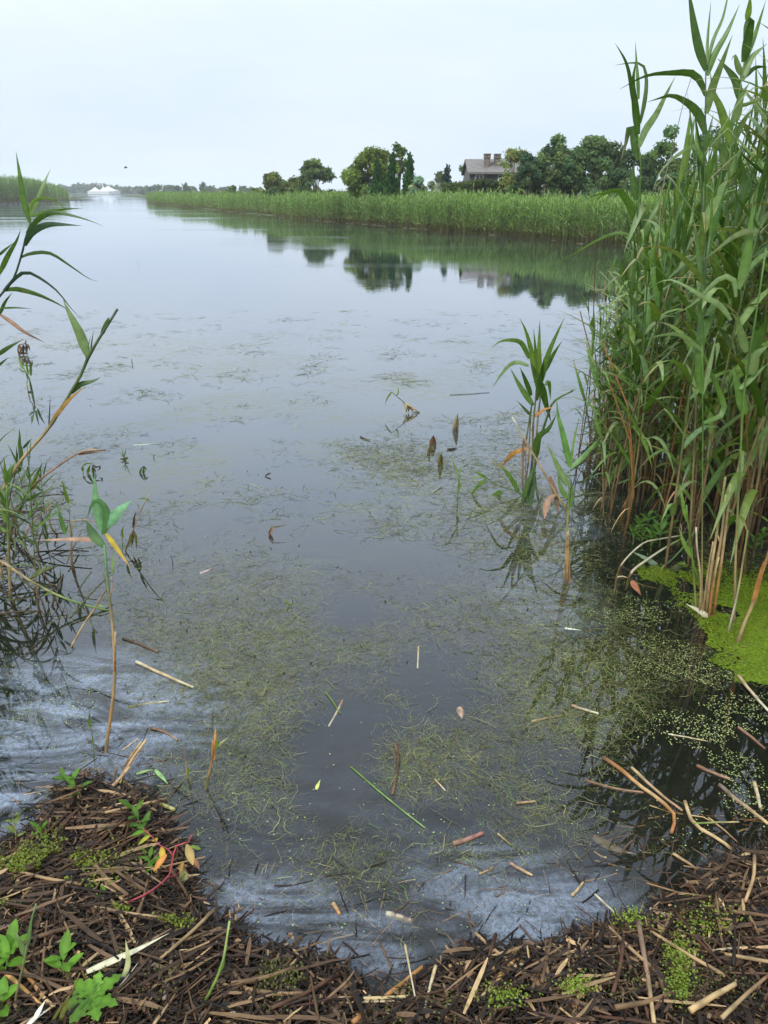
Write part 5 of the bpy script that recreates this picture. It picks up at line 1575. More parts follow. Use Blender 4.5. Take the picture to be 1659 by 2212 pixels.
# lobed leaf plant at the bottom
p0 = on_ground('RF', 850, 930)
root = empty('lobed_leaf_plant', p0, 'bright green plant with big jagged lobed leaves at the bottom left', 'plant')
P = [p0 - np.array([0, 0, .04]), p0, p0 + np.array([0, .0, .05])]
link('stem', stem_mesh(P, .004, .003, (LG2, LG), K=6, org=p0), root)
kpx = zscale('RF', 850, 900, p0[1])
for az, e, L, w, c in ((2.5, .15, 270, 130, LG), (1.55, .3, 230, 120, (.15, .30, .04)), (.75, .25, 300, 120, LG), (3.4, .05, 260, 150, LG2), (-.2, .1, 260, 110, LG), (4.2, .1, 240, 150, LG2), (5.3, .05, 220, 120, LG), (2.0, .5, 180, 90, LG)):
    broad_leaf(root, p0 + np.array([0, 0, .05]), (math.cos(az) * math.cos(e), math.sin(az) * math.cos(e), math.sin(e)), L * kpx, w * kpx, c, .15, K=24, lobes=4)
# grass blades bottom left
hero('grass stalk with two blades rising from the litter at the left', 'RF', (lambda: [(140, 900), (165, 720), (205, 560), (240, 380), (285, 130), (325, -20)])(), [([(225, 450), (180, 320), (120, 205)], 50, G3), ([(240, 380), (265, 230), (290, 60)], 40, (.12, .2, .07))], rw=26, cols=(BR, (.16, .18, .08), (.13, .2, .08)), depth=on_ground('RF', 140, 920)[1], name='grass_stalk', cat='grass')
hero('bundle of olive grass blades beside the lobed plant', 'RF', [(480, 1075), (560, 900), (650, 760), (720, 600)], [([(520, 1075), (590, 900), (640, 760)], 40, (.2, .2, .06)), ([(450, 1075), (540, 920), (600, 830)], 30, (.17, .18, .05)), ([(560, 1075), (620, 950), (640, 830)], 34, (.24, .22, .08))], rw=18, cols=((.2, .18, .05), (.2, .13, .05)), depth=on_ground('RF', 480, 1059)[1], name='grass_tuft', cat='grass')
hero('yellow green stalk leaning over the edge of the litter at bottom centre left', 'R8', [(1150, 1540), (1230, 1400), (1310, 1240), (1345, 1130), (1360, 1030), (1378, 918)], [([(1310, 1230), (1340, 1170), (1345, 1130)], 26, GY)], rw=22, cols=((.22, .24, .05), GY, (.26, .34, .10)), depth=on_ground('R8', 1180, 1500)[1], lean=.12, name='reed_stalk', cat='reed')
hero('single thin green shoot standing in the blue scum at left', 'R7', [(568, 1995), (555, 1850), (542, 1770)], [([(544, 1790), (536, 1740), (540, 1685)], 16, GY)], rw=9, cols=(BR, G3, GY), name='reed_shoot')
hero('orange tan stub standing in the weed at lower middle left', 'S4', [(500, 1222), (520, 1130), (535, 1050), (540, 940)], [([(560, 1000), (565, 950), (572, 895)], 14, GY), ([(560, 985), (600, 945), (640, 920)], 14, (.3, .3, .12)), ([(545, 1060), (550, 960), (556, 865)], 18, ORG, {'mat': M_DRY, 'pw': 5, 'base': .9})], rw=17, cols=((.12, .11, .04), (.2, .17, .06), ORG, ORG), name='reed_stub', cat='stub')
hero('short tan stub with green base left of the orange stub', 'S4', [(388, 1165), (380, 1080), (374, 970)], [([(385, 1160), (392, 1120), (385, 1090)], 16, GY)], rw=11, cols=(GY, TAN, BR), name='reed_stub', cat='stub')

# ---------------- stalks lying about
ST = [
    ('bright straw double stalk lying level along the bottom water edge', 'S1', [(535, 1572), (780, 1568), (1018, 1556)], 26, (TAN, (.55, .42, .2)), .03),
    ('long thin straw lying just below the bright double stalk', 'S1', [(530, 1596), (900, 1585), (1270, 1606)], 14, (TAN, PALE), .025),
    ('orange brown stalk lying up and right under the bright double stalk', 'S1', [(640, 1718), (770, 1610), (900, 1510), (1060, 1380)], 34, ((.33, .16, .06), ORG), [.03, .015, .02, .02]),
    ('thin pale straw leaning up from the bottom centre edge', 'S1', [(955, 1245), (985, 1400), (1015, 1555)], 13, (TAN, PALE), [.08, .06, .05]),
    ('short pale straw right of bottom centre pointing up', 'S1', [(1140, 1372), (1105, 1500), (1070, 1640)], 22, (TAN, PALE), [.05, .04, .03]),
    ('thick orange straw at the water edge right of bottom centre', 'S1', [(1612, 1325), (1520, 1450), (1408, 1566)], 34, (ORG, TAN), .025),
    ('dark rotten stalk beside the thick orange straw', 'S1', [(1640, 1425), (1540, 1500), (1440, 1560)], 40, (DKB, BR), .015),
    ('brown black stalk sunk in the weed right of centre', 'S1', [(895, 40), (915, 120), (905, 230), (880, 345)], 22, (BR, DKB, BR), .002),
    ('fresh green straight stem floating in the middle of the weed', 'S1', [(630, 178), (860, 375), (1075, 545)], 11, (GY, (.2, .3, .1)), .002),
    ('rose brown stalk floating right of centre near the bottom', 'S1', [(1245, 642), (1335, 612), (1425, 576)], 30, (PINK, (.3, .12, .1)), .002),
    ('short tan bit with green tip floating right of the rose brown stalk', 'S1', [(1512, 580), (1560, 620), (1598, 652)], 13, (TAN, MOSS), .002),
    ('tan stalk floating near right of centre, lower', 'S1', [(1400, 822), (1445, 803), (1490, 786)], 13, (TAN, BR), .002),
    ('slim brown straw right of bottom centre sticking into the scum', 'S1', [(1340, 1240), (1355, 1300), (1365, 1362)], 14, (BR, TAN), .01),
    ('small tan straw floating in the weed above the rose brown stalk', 'S1', [(1135, 255), (1165, 285), (1197, 322)], 12, (TAN, PALE), .002),
    ('tan stub floating low by bottom centre left', 'S1', [(525, 1000), (545, 1030), (565, 1065)], 26, (TAN, ORG), .0),
    ('swollen pale leaf base sunk below the centre', 'S1', [(845, 1068), (920, 1085), (1000, 1112)], 44, (PALE, PINK), -.012),
    ('orange root end stalk afloat in the black water at right', 'S2', [(670, 492), (790, 575), (900, 670), (1000, 740), (1085, 815), (1100, 870), (1078, 945)], 26, (BR, ORG, TAN, ORG, (.3, .12, .04)), .003),
    ('straight tan stalk parallel to the orange root end stalk', 'S2', [(840, 552), (1000, 700), (1145, 812)], 20, (TAN, PINK), .003),
    ('long kinked tan stalk running to the right edge', 'S2', [(1160, 755), (1215, 888), (1400, 1010), (1659, 1240)], 24, (TAN, TAN, BR), .004),
    ('yellow green straw branching off the long kinked stalk', 'S2', [(1215, 888), (1350, 880), (1485, 878)], 12, (GY, TAN), .008),
    ('short pale stalk at the edge of the dark weed at right', 'S2', [(480, 180), (560, 205), (642, 230)], 18, (PINK, PALE), .002),
    ('pinkish stalk floating in the dark weed at right', 'S2', [(1230, 540), (1320, 580), (1430, 622)], 22, (BR, PINK), .002),
    ('jointed tan stalk at the right edge in the dark weed', 'S2', [(1575, 640), (1595, 710), (1612, 795)], 24, (TAN, PALE), .003),
    ('small rose straw floating at the left of the dark weed', 'S2', [(150, 765), (205, 760), (262, 754)], 16, (PINK, TAN), .002),
    ('tan stalk lying at the litter edge at right', 'S2', [(1088, 1068), (1180, 1125), (1270, 1188)], 18, (TAN, BR), .004),
    ('dark grey brown stalk along the black water at the right edge', 'S2', [(1365, 655), (1470, 745), (1560, 812), (1659, 892)], 26, ((.14, .10, .08), TAN), .003),
    ('thin brown straw parallel to the kinked stalk', 'S2', [(1300, 852), (1400, 930), (1480, 1005)], 12, (TAN, BR), .003),
    ('thin straw slanting through the litter edge at lower right', 'S2', [(620, 1312), (800, 1480), (905, 1592)], 14, (PALE, TAN), .01),
    ('long brown upright looking straw lying toward the viewer at lower right', 'S2', [(880, 1480), (920, 1700), (950, 1900), (975, 2090)], 34, ((.18, .12, .08), (.26, .16, .10), TAN), .04),
    ('dry stalk lying in the litter at right, pointing down', 'S2', [(1372, 1270), (1355, 1350), (1340, 1420)], 24, (BR, TAN), .02),
    ('bright tan stalk in the bottom right corner, upper of two', 'S2', [(1190, 2012), (1320, 1930), (1462, 1852)], 38, ((.45, .30, .14), TAN), .05),
    ('bright tan stalk in the bottom right corner, lower of two', 'S2', [(1380, 2055), (1520, 1920), (1659, 1800)], 26, (TAN, BR), .05),
    ('knobbly brown stalk at lower right lying in scum', 'S2', [(275, 1850), (360, 1900), (450, 1960), (560, 2020)], 40, ((.10, .06, .04), BR), .02),
    ('thin straw across the duckweed at the right edge', 'S2', [(1480, 0), (1560, 100), (1659, 212)], 20, (TAN, PALE), .012),
    ('straight dark straw under the grey brown stalk', 'S2', [(1480, 310), (1560, 370), (1640, 440)], 18, (PINK, BR), .002),
    ('tan straw floating high in the dark weed', 'S2', [(240, 275), (330, 255), (440, 240)], 12, (TAN, MOSS), .001),
    ('pale straw in the dark weed beside the duckweed', 'S2', [(1060, 350), (1180, 370), (1290, 392)], 9, (PALE, TAN), .001),
    ('brown straw half sunk below the orange root end stalk', 'S2', [(560, 630), (740, 680), (910, 705)], 22, (BR, PINK), -.006),
    ('lower short brown stalk in the grey scum at centre right', 'S2', [(110, 1125), (180, 1165), (245, 1200)], 20, (PINK, TAN), .002),
    ('short tan straw at the scum edge at lower right', 'S2', [(480, 1320), (515, 1285), (550, 1240)], 18, (TAN, TAN), .004),
    ('horizontal straw in the litter at far lower right', 'S2', [(1285, 1660), (1400, 1640), (1505, 1632)], 18, (TAN, PALE), .035),
    ('leaning straw in the litter left of the bottom right stalks', 'S2', [(1220, 1650), (1215, 1760), (1215, 1870)], 20, (TAN, BR), .035),
    ('thick reddish stalk at bottom right of centre', 'S2', [(0, 1855), (70, 1770), (135, 1690)], 34, (ORG, TAN), .02),
    ('orange tan stalk in the litter at the left edge, upper of a crossing pair', 'RF', [(62, 612), (200, 740), (380, 905)], 46, ((.42, .24, .08), ORG), .035),
    ('dark topped tan stalk crossing the litter at lower left', 'RF', [(130, 480), (270, 650), (400, 830), (485, 905)], 44, ((.12, .08, .05), ORG, TAN), .03),
    ('reddish pale straw at the bottom left edge', 'RF', [(180, 1075), (330, 990), (500, 895)], 30, (PINK, TAN), .035),
    ('thin whitish straw right of the lobed plant', 'RF', [(975, 835), (1110, 680), (1240, 515)], 12, (PALE, PALE), .045),
    ('brown grey stalk in the litter right of the pale leaf', 'RF', [(1110, 680), (1250, 600), (1400, 520)], 38, ((.16, .11, .08), (.24, .17, .12)), .03),
    ('long tan stalk lying across the litter under the moss', 'RF', [(270, 300), (480, 235), (700, 190), (1000, 90)], 34, ((.15, .10, .07), TAN, BR), .03),
    ('tan stalk with brown end lying left of the seedling', 'RF', [(225, 480), (460, 365), (690, 235)], 36, (BR, TAN), .03),
    ('long brown stalk lying up and down right of the pale leaf', 'RF', [(1475, 845), (1530, 580), (1570, 260)], 40, ((.20, .14, .10), (.14, .10, .07)), .03),
    ('brown stalk at the bottom slanting right', 'RF', [(1385, 1065), (1490, 920), (1580, 790)], 30, (TAN, BR), .035),
    ('yellow bamboo coloured straw floating at the tip of the litter', 'R8', [(722, 80), (830, 150), (930, 205), (1050, 255)], 30, ((.50, .38, .10), (.36, .34, .12)), .004),
    ('brown jointed straw leaning over the litter tip', 'R8', [(668, 122), (725, 60), (780, -5)], 24, (PINK, TAN), [.03, .05, .07]),
    ('pale bent straw at the left edge of the moss', 'R8', [(0, 722), (80, 580), (135, 425)], 26, (TAN, (.30, .2, .12)), .03),
    ('long tan stalk slanting down to the litter tip from upper right', 'S4', [(0, 1155), (60, 1050), (142, 938)], 22, (ORG, TAN), [.02, .04, .08]),
    ('second straw crossing the slanting tan stalk', 'S4', [(5, 1100), (60, 1020), (110, 950)], 14, (BR, TAN), [.01, .03, .05]),
    ('whitish straw floating in the left weed bed', 'S4', [(80, 470), (230, 540), (425, 626)], 20, (PALE, TAN, PALE), .003),
    ('dark straw pointing at the broad leafed reed base', 'S4', [(0, 330), (110, 368), (212, 412)], 14, (DKB, BR), .002),
    ('pale flat straw sunk in the scum at left', 'S4', [(30, 745), (150, 722), (280, 708)], 18, (MOSS, PALE), -.002),
    ('tan splinter above the slanting stalk at left', 'S4', [(0, 1000), (45, 965), (92, 930)], 10, (TAN, PALE), [.01, .03, .05]),
    ('brown curved straw sunk by the scum', 'S4', [(170, 868), (250, 890), (330, 940)], 16, (BR, PINK), .002),
    ('green straw crossing a tan bit in mid weed', 'S4', [(1215, 650), (1260, 710), (1305, 780)], 9, (GY, GY), .003),
    ('tan bit under the green straw in mid weed', 'S4', [(1320, 700), (1280, 780), (1235, 858)], 16, (PINK, PALE), -.002),
    ('thin upright tan straw in the right weed bed', 'S3', [(1222, 1668), (1218, 1740), (1215, 1800)], 12, (TAN, PALE), .002),
    ('dark twig lying on the water left of the stubs', 'S5', [(65, 612), (100, 630), (150, 645)], 12, (DKB, MOSS), .006),
    ('small black stick right of the close pair of stubs', 'S5', [(848, 728), (885, 724), (930, 718)], 16, (DKB, DKB), .006),
    ('short dark stick pointing at the bowed green stem', 'S5', [(720, 1110), (760, 1085), (800, 1065)], 8, (PALE, DKB), .004),
    ('fine straight stalk floating far out near the tuft', 'S5', [(870, 236), (1040, 228), (1225, 214)], 5, (MOSS, DKB), .004),
]
for lb, z, xy, w, c, off in ST:
    stick(lb, z, xy, w, c, off)
FL = [('long pale flat leaf lying across the litter at lower left', 'RF', [(780, 588), (1000, 490), (1240, 382), (1525, 240)], 66, (.50, .46, .30), .05), ('folded whitish leaf at bottom left', 'RF', [(310, 1012), (360, 920), (412, 838)], 44, (.55, .55, .42), .05),
      ('whitish leaf strip in the bottom left corner', 'RF', [(240, 1075), (330, 990), (450, 920)], 46, (.5, .46, .38), .045), ('olive leaf curled up right of the seedling', 'RF', [(1080, 690), (1150, 520), (1130, 300)], 50, (.24, .23, .10), [.03, .06, .08]),
      ('yellowish pointed leaf in the left moss', 'R8', [(130, 620), (160, 635), (205, 660)], 34, (.22, .28, .05), .03), ('white leaf floating in the weed at right', 'R5', [(440, 1925), (490, 1930), (545, 1940)], 18, (.6, .62, .5), .003),
      ('tan grey blade lying at the litter edge at right', 'S2', [(950, 1395), (1100, 1440), (1240, 1470), (1395, 1478)], 34, (.36, .26, .17), .012), ('broad grey brown leaf sunk at the litter edge', 'S2', [(610, 965), (740, 1030), (870, 1070)], 60, (.16, .12, .09), .0),
      ('narrow yellow leaf floating in mid water', 'S4', [(1160, 1235), (1170, 1205), (1185, 1175)], 22, (.36, .38, .10), .003), ('triangular brown leaf floating right of centre', 'S3', [(1460, 2030), (1475, 2060), (1480, 2100)], 46, (.30, .20, .14), .002),
      ('green blade lying on the water by the smartweed', 'R8', [(930, 10), (980, 60), (1010, 100)], 26, (.17, .28, .10), .006), ('green blade floating left of the orange stub', 'S4', [(80, 1140), (140, 1120), (192, 1115)], 22, (.2, .28, .1), .01),
      ('rusty leaf lying at the foot of the young reed', 'RD', [(160, 1630), (200, 1700), (240, 1765)], 66, (.24, .10, .05), .01), ('purple grey blade lying in the litter at left edge', 'RF', [(0, 210), (80, 170), (215, 120)], 70, (.20, .17, .16), .03),
      ('grey leaf fragment afloat in the channel', 'R7', [(1200, 860), (1240, 840), (1285, 825)], 26, (.35, .25, .25), .002), ('light green blade floating beyond the channel', 'R6', [(800, 1785), (880, 1780), (985, 1775)], 14, (.36, .42, .3), .003)]
for lb, z, xy, w, c, off in FL:
    flat_leaf(lb, z, xy, w, c, off)

# ---------------- litter of broken dead reed on the bank
rl = np.random.default_rng(900)


def litter_points(n, hmin, hmax, x0=-2.7, x1=3.0, y0=.75, y1=2.7):
    o = []
    while len(o) < n:
        X, Y = rl.uniform(x0, x1, 4000), rl.uniform(y0, y1, 4000)
        H_ = hgt(X, Y)
        k = (H_ > hmin) & (H_ < hmax) & (rl.uniform(0, 1, 4000) < np.where((np.abs(X) < .60 * (Y + .9)) & (Y > 1.25), 1.0, .55))
        o += list(zip(X[k], Y[k], H_[k]))
    return np.array(o[:n])


PALS = np.array([(.008, .0055, .0035), (.015, .009, .0055), (.027, .0155, .0085), (.048, .027, .014), (.085, .049, .025), (.155, .094, .046), (.31, .205, .10), (.058, .027, .015)])
PW = np.array([.22, .22, .19, .14, .09, .06, .03, .05])


def sticks_batch(pts_, lmin, lmax, rmin, rmax, zjit, tilt, bright=1.0, S=4, K=3):
    n = len(pts_)
    L = rl.uniform(lmin, lmax, n)
    # the drift lies mostly along the shore, with strays across
    a = np.where(rl.uniform(0, 1, n) < .55, rl.normal(.25, .55, n), rl.uniform(0, math.pi, n))
    e = rl.normal(0, tilt, n)
    d = np.stack([np.cos(a) * np.cos(e), np.sin(a) * np.cos(e), np.sin(e)], 1)
    z = np.maximum(pts_[:, 2], -.004) + rl.uniform(0, 1, n) ** 1.5 * zjit
    z = np.where(pts_[:, 2] < -.01, rl.uniform(-.04, .002, n), z)
    c = np.stack([pts_[:, 0], pts_[:, 1], z], 1)
    s = np.linspace(-.5, .5, K)
    P = c[:, None] + d[:, None] * (L[:, None] * s)[..., None]
    P += rl.normal(0, .0022, P.shape)
    gz = np.maximum(hgt(P[..., 0], P[..., 1]), -.02) + .002
    P[..., 2] = np.where((pts_[:, 2] > -.01)[:, None], np.maximum(P[..., 2], gz + (z - np.maximum(pts_[:, 2], -.004))[:, None] * .8), P[..., 2])
    rad = rl.uniform(rmin, rmax, n)[:, None] * np.array([1, 1.05, .8])[None, :K]
    v, q = tube(P, rad, S)
    col = PALS[rl.choice(8, n, p=PW)] * rl.uniform(.7, 1.3, (n, 1)) * bright
    return v, q, np.repeat(col, K * S, 0)


A = Acc()
A.add(*sticks_batch(litter_points(15000, -.012, .4), .025, .11, .0010, .0032, .035, .16))
A.add(*sticks_batch(litter_points(4600, -.012, .4), .08, .24, .0016, .0046, .044, .09, 1.1))
A.add(*sticks_batch(litter_points(2600, -.085, -.006), .03, .14, .0010, .0034, .01, .05, 1.5))
# crumbs and shreds
pc = litter_points(26000, -.014, .4)
n = len(pc)
K = 3
a = rl.uniform(0, 6.28, n)
L = rl.uniform(.008, .055, n)
s = np.linspace(-.5, .5, K)
P = np.stack([pc[:, 0, None] + np.cos(a)[:, None] * L[:, None] * s, pc[:, 1, None] + np.sin(a)[:, None] * L[:, None] * s, np.maximum(pc[:, 2], 0)[:, None] + rl.uniform(.004, .044, (n, 1)) + rl.normal(0, .004, (n, K))], -1)
sd_ = nrm(np.stack([-np.sin(a), np.cos(a), rl.normal(0, .5, n)], 1))[:, None].repeat(K, 1)
v, q = strip(P, sd_, rl.uniform(.0012, .0055, (n, 1)) * np.array([[.7, 1, .5]]))
A.add(v, q, np.repeat(PALS[rl.choice(8, n, p=PW)] * rl.uniform(.8, 1.7, (n, 1)), K * 2, 0))
pc = litter_points(2100, -.006, .4)
n = len(pc)
K = 5
a = np.where(rl.uniform(0, 1, n) < .6, rl.normal(.25, .5, n), rl.uniform(0, 3.14, n))
L = rl.uniform(.06, .24, n)
s = np.linspace(-.5, .5, K)
bend = rl.normal(0, .25, (n, 1)) * s ** 2
P = np.stack([pc[:, 0, None] + np.cos(a[:, None] + bend) * L[:, None] * s, pc[:, 1, None] + np.sin(a[:, None] + bend) * L[:, None] * s, 0 * s + np.zeros((n, 1))], -1)
P[..., 2] = np.maximum(hgt(P[..., 0], P[..., 1]), 0) + rl.uniform(.02, .048, (n, 1)) + rl.normal(0, .002, (n, K))
sd_ = nrm(np.stack([-np.sin(a), np.cos(a), rl.normal(0, .4, n)], 1))[:, None].repeat(K, 1)
v, q = strip(P, sd_, rl.uniform(.0025, .0075, (n, 1)) * np.array([[.5, .9, 1, .9, .3]]))
A.add(v, q, np.repeat(PALS[rl.choice(8, n, p=[.08, .12, .16, .18, .18, .14, .07, .07])] * rl.uniform(.8, 1.4, (n, 1)), K * 2, 0))
tag(link('reed_litter', A.mesh('reed_litter', M_WET)), 'thick mat of wet brown broken reed litter covering the bank', 'litter', None, 'stuff')
# straws of the litter that can be picked out
STR = []
for i in range(8):
    r_ = np.random.default_rng(950 + i)
    L = r_.uniform(.14, .34)
    P = np.array([[-L / 2, 0, 0], [0, r_.normal(0, .004), r_.normal(0, .003)], [L / 2, r_.normal(0, .006), 0]])
    c = PALS[[2, 3, 4, 5, 6, 4, 7, 1][i]] * 1.1
    STR.append(stem_mesh(P, r_.uniform(.0045, .0078), r_.uniform(.0035, .006), (c, c * 1.15, c * .85), K=8, mat=M_WET, name='straw'))
for i, (X, Y, H_) in enumerate([p_ for p_ in litter_points(400, .002, .4) if abs(p_[0]) < .55 * (p_[1] + .9) and p_[1] > 1.3][:120]):
    o = link('straw', STR[i % 8], None, (X, Y, H_ + rl.uniform(.022, .045)))
    gx = (hgt(X + .05, Y) - hgt(X - .05, Y)) / .1
    gy = (hgt(X, Y + .05) - hgt(X, Y - .05)) / .1
    a = rl.normal(.25, .8)
    o.rotation_euler = (0, -math.atan(gx * math.cos(a) + gy * math.sin(a)), a)
    g = rl.uniform(.7, 1.35)
    o.color = (g, g, g, 1)
    tag(o, 'brown broken reed straw lying in the wet litter on the near bank', 'straw', 'straws in the litter on the bank')

# moss and duckweed on the litter
def scatter(name, label, pts3, size, col, mat, kind='duck', seed=0, up=1.0):
    r = np.random.default_rng(seed)
    n = len(pts3)
    nn = nrm(r.normal(0, .35, (n, 3)) + np.array([0, 0, up]))
    u = nrm(np.cross(nn, r.normal(0, 1, (n, 3))))
    w = np.cross(nn, u)
    sz = size * r.uniform(.6, 1.3, (n, 1))
    vq = np.stack([pts3 - u * sz, pts3 + w * sz * .8, pts3 + u * sz, pts3 - w * sz * .8], 1)
    cc = np.array(col) * r.uniform(.7, 1.25, (n, 1)) * (1 + r.normal(0, .08, (n, 3)))
    A = Acc()
    A.add(vq.reshape(-1, 3), np.arange(n * 4).reshape(-1, 4), np.repeat(np.clip(cc, .01, 1), 4, 0))
    return tag(link(name, A.mesh(name, mat, False)), label, name.replace('_', ' '), None, 'stuff')


def blob_points(zone, blobs, n, z0, z1, seed, ground=False, keep=None):
    r = np.random.default_rng(seed)
    out = []
    ws = np.array([b[4] for b in blobs], float)
    for b, k in zip(blobs, r.multinomial(n, ws / ws.sum())):
        x = b[0] + b[2] * r.normal(0, .5, k)
        y = b[1] + b[3] * r.normal(0, .5, k)
        for xx, yy in zip(x, y):
            out.append(lay(zone, xx, yy))
    P = np.array(out)
    if keep is not None:
        P = P[keep(P)]
    if ground:
        h = hgt(P[:, 0], P[:, 1])
        P[:, 2] = np.maximum(h, 0) + r.uniform(z0, z1, len(P))
    else:
        P[:, 2] = r.uniform(z0, z1, len(P))
    return P


NM = Noise(61, 16, 4)
mk = lambda P: NM(P[:, 0], P[:, 1]) > -.05
P = blob_points('R8', [(260, 690, 330, 130, 4), (120, 760, 200, 120, 2), (330, 830, 200, 90, 2), (560, 640, 260, 160, .8), (60, 900, 120, 80, 1.2), (400, 560, 260, 140, .8), (1400, 1290, 130, 60, 1.2), (720, 980, 80, 40, .5), (1080, 990, 90, 60, .5)], 14000, .016, .056, 1, True, mk)
scatter('moss', 'yellow green moss and duckweed caught in the litter at left', P, .0048, (.13, .155, .016), M_DUCK, seed=1, up=.5)
P = blob_points('S2', [(1100, 1760, 90, 110, 2), (1100, 1950, 90, 130, 2), (1240, 1540, 260, 140, 1), (480, 1960, 110, 60, 1), (60, 2000, 160, 80, .8), (820, 1500, 100, 60, .5)], 4600, .016, .055, 2, True)
scatter('moss', 'bright green algae strand in the litter at lower right', P, .0042, (.15, .20, .02), M_DUCK, seed=2, up=.5)
P = blob_points('D', [(880, 2175, 380, 60, 1), (560, 2130, 120, 40, 1), (1500, 2160, 260, 60, .7), (300, 2150, 160, 60, .4)], 6000, .014, .05, 3, True, lambda P: NM(P[:, 0], P[:, 1]) > .2)
scatter('moss', 'dull olive moss along the bottom edge of the litter', P, .004, (.10, .105, .02), M_DUCK, seed=3, up=.5)

# duckweed carpet right
ND = Noise(71, 9, 4)
P = blob_points('D', [(1650, 1370, 150, 110, 6), (1600, 1300, 130, 60, 2.2), (1690, 1450, 110, 110, 4), (1480, 1250, 130, 40, .8), (1400, 1240, 60, 24, .25), (1800, 1320, 200, 120, 3)], 52000, .002, .007, 4, False,
                lambda P: (lambda xy: (xy[1] < 1255 + (xy[0] - 1380) * .9 + 26 * ND(P[:, 0], P[:, 1])) & (xy[0] > 1360) & (np.clip((xy[0] - 1440) / 130, 0, 1) * 1.3 + ND(P[:, 0] * 2, P[:, 1] * 2) + NM(P[:, 0] * 2, P[:, 1] * 2) * .5 > .15))(proj(P[:, 0], P[:, 1])))
scatter('duckweed', 'bright yellow green duckweed carpet by the right reed stand', P, .0062, (.12, .178, .008), M_DUCK, seed=4, up=3)
P = blob_points('D', [(1500, 1420, 190, 170, 4), (1560, 1560, 150, 150, 3), (1400, 1310, 160, 70, 2), (1600, 1700, 140, 160, 1.2), (1280, 1480, 160, 120, .7), (1340, 1130, 120, 90, 1)], 7000, .001, .005, 5, False, lambda P: ND(P[:, 0] * 1.5, P[:, 1] * 1.5) > -.1)
scatter('duckweed', 'scattered pale duckweed specks on the black water at right', P, .0034, (.32, .37, .13), M_DUCK, seed=5, up=3)
P = blob_points('D', [(830, 1800, 600, 330, 1), (120, 1500, 130, 110, 1.0), (180, 1750, 160, 60, 1)], 900, .001, .004, 6, False)
scatter('duckweed', 'sparse duckweed specks over the near water', P, .0036, (.30, .36, .14), M_DUCK, seed=6, up=3)

# ---------------- floating and sunken thread weed
NW1, NW2, NW3 = Noise(81, 1.5, 5), Noise(82, 5.0, 4), Noise(83, 16, 3)
POS = [(480, 1390, 210, 90, 1.0), (560, 1480, 160, 70, .9), (350, 1240, 180, 70, .8), (640, 1240, 150, 60, .6), (300, 1050, 200, 60, .5), (640, 955, 150, 30, .5), (1040, 1150, 170, 80, .5), (990, 1340, 140, 70, .9), (1190, 1440, 140, 110, .85), (1250, 1330, 120, 80, .7),
       (900, 1010, 220, 60, .5), (800, 1440, 80, 70, .8), (1180, 1240, 100, 120, .6), (1330, 1440, 190, 120, .75), (1500, 1600, 180, 160, .32), (560, 1640, 160, 110, .6), (700, 1780, 120, 90, .25), (980, 1640, 130, 90, .55), (880, 1650, 70, 80, .6), (1100, 1780, 140, 100, .38),
       (620, 1910, 160, 90, .28), (900, 1880, 220, 90, .22), (430, 1500, 140, 80, .7), (1100, 940, 160, 60, .2), (250, 1330, 120, 60, .6), (1300, 1200, 120, 80, .6), (60, 1120, 150, 60, .6), (1180, 1560, 160, 60, .6)]
NEG = [(760, 1860, 420, 170, .22), (1540, 1640, 170, 140, .6), (760, 1330, 50, 44, .6), (820, 1200, 120, 28, .8), (420, 1080, 60, 30, .9), (600, 1030, 70, 26, .7), (760, 1540, 50, 90, .35), (720, 1180, 100, 20, .45), (1060, 860, 200, 20, .6), (620, 890, 220, 16, .8), (690, 1700, 60, 80, .6), (100, 1390, 110, 40, 1.2), (900, 1500, 60, 60, .4)]


def weed_density(X, Y):
    xd, yd = proj(X, Y)
    d = np.zeros_like(X)
    for x, y, sx, sy, w in POS:
        d = d + w * np.exp(-((xd - x) / sx) ** 2 - ((yd - y) / sy) ** 2)
    for x, y, sx, sy, w in NEG:
        d = d - w * np.exp(-((xd - x) / sx) ** 2 - ((yd - y) / sy) ** 2)
    d = d * (.75 + .8 * NW1(X, Y)) + .22 * NW2(X, Y) + .14 * NW3(X, Y) + .08 + .09 * np.exp(-((yd - 1350) / 330) ** 2)
    return np.where(hgt(X, Y) < -.015, d, 0)


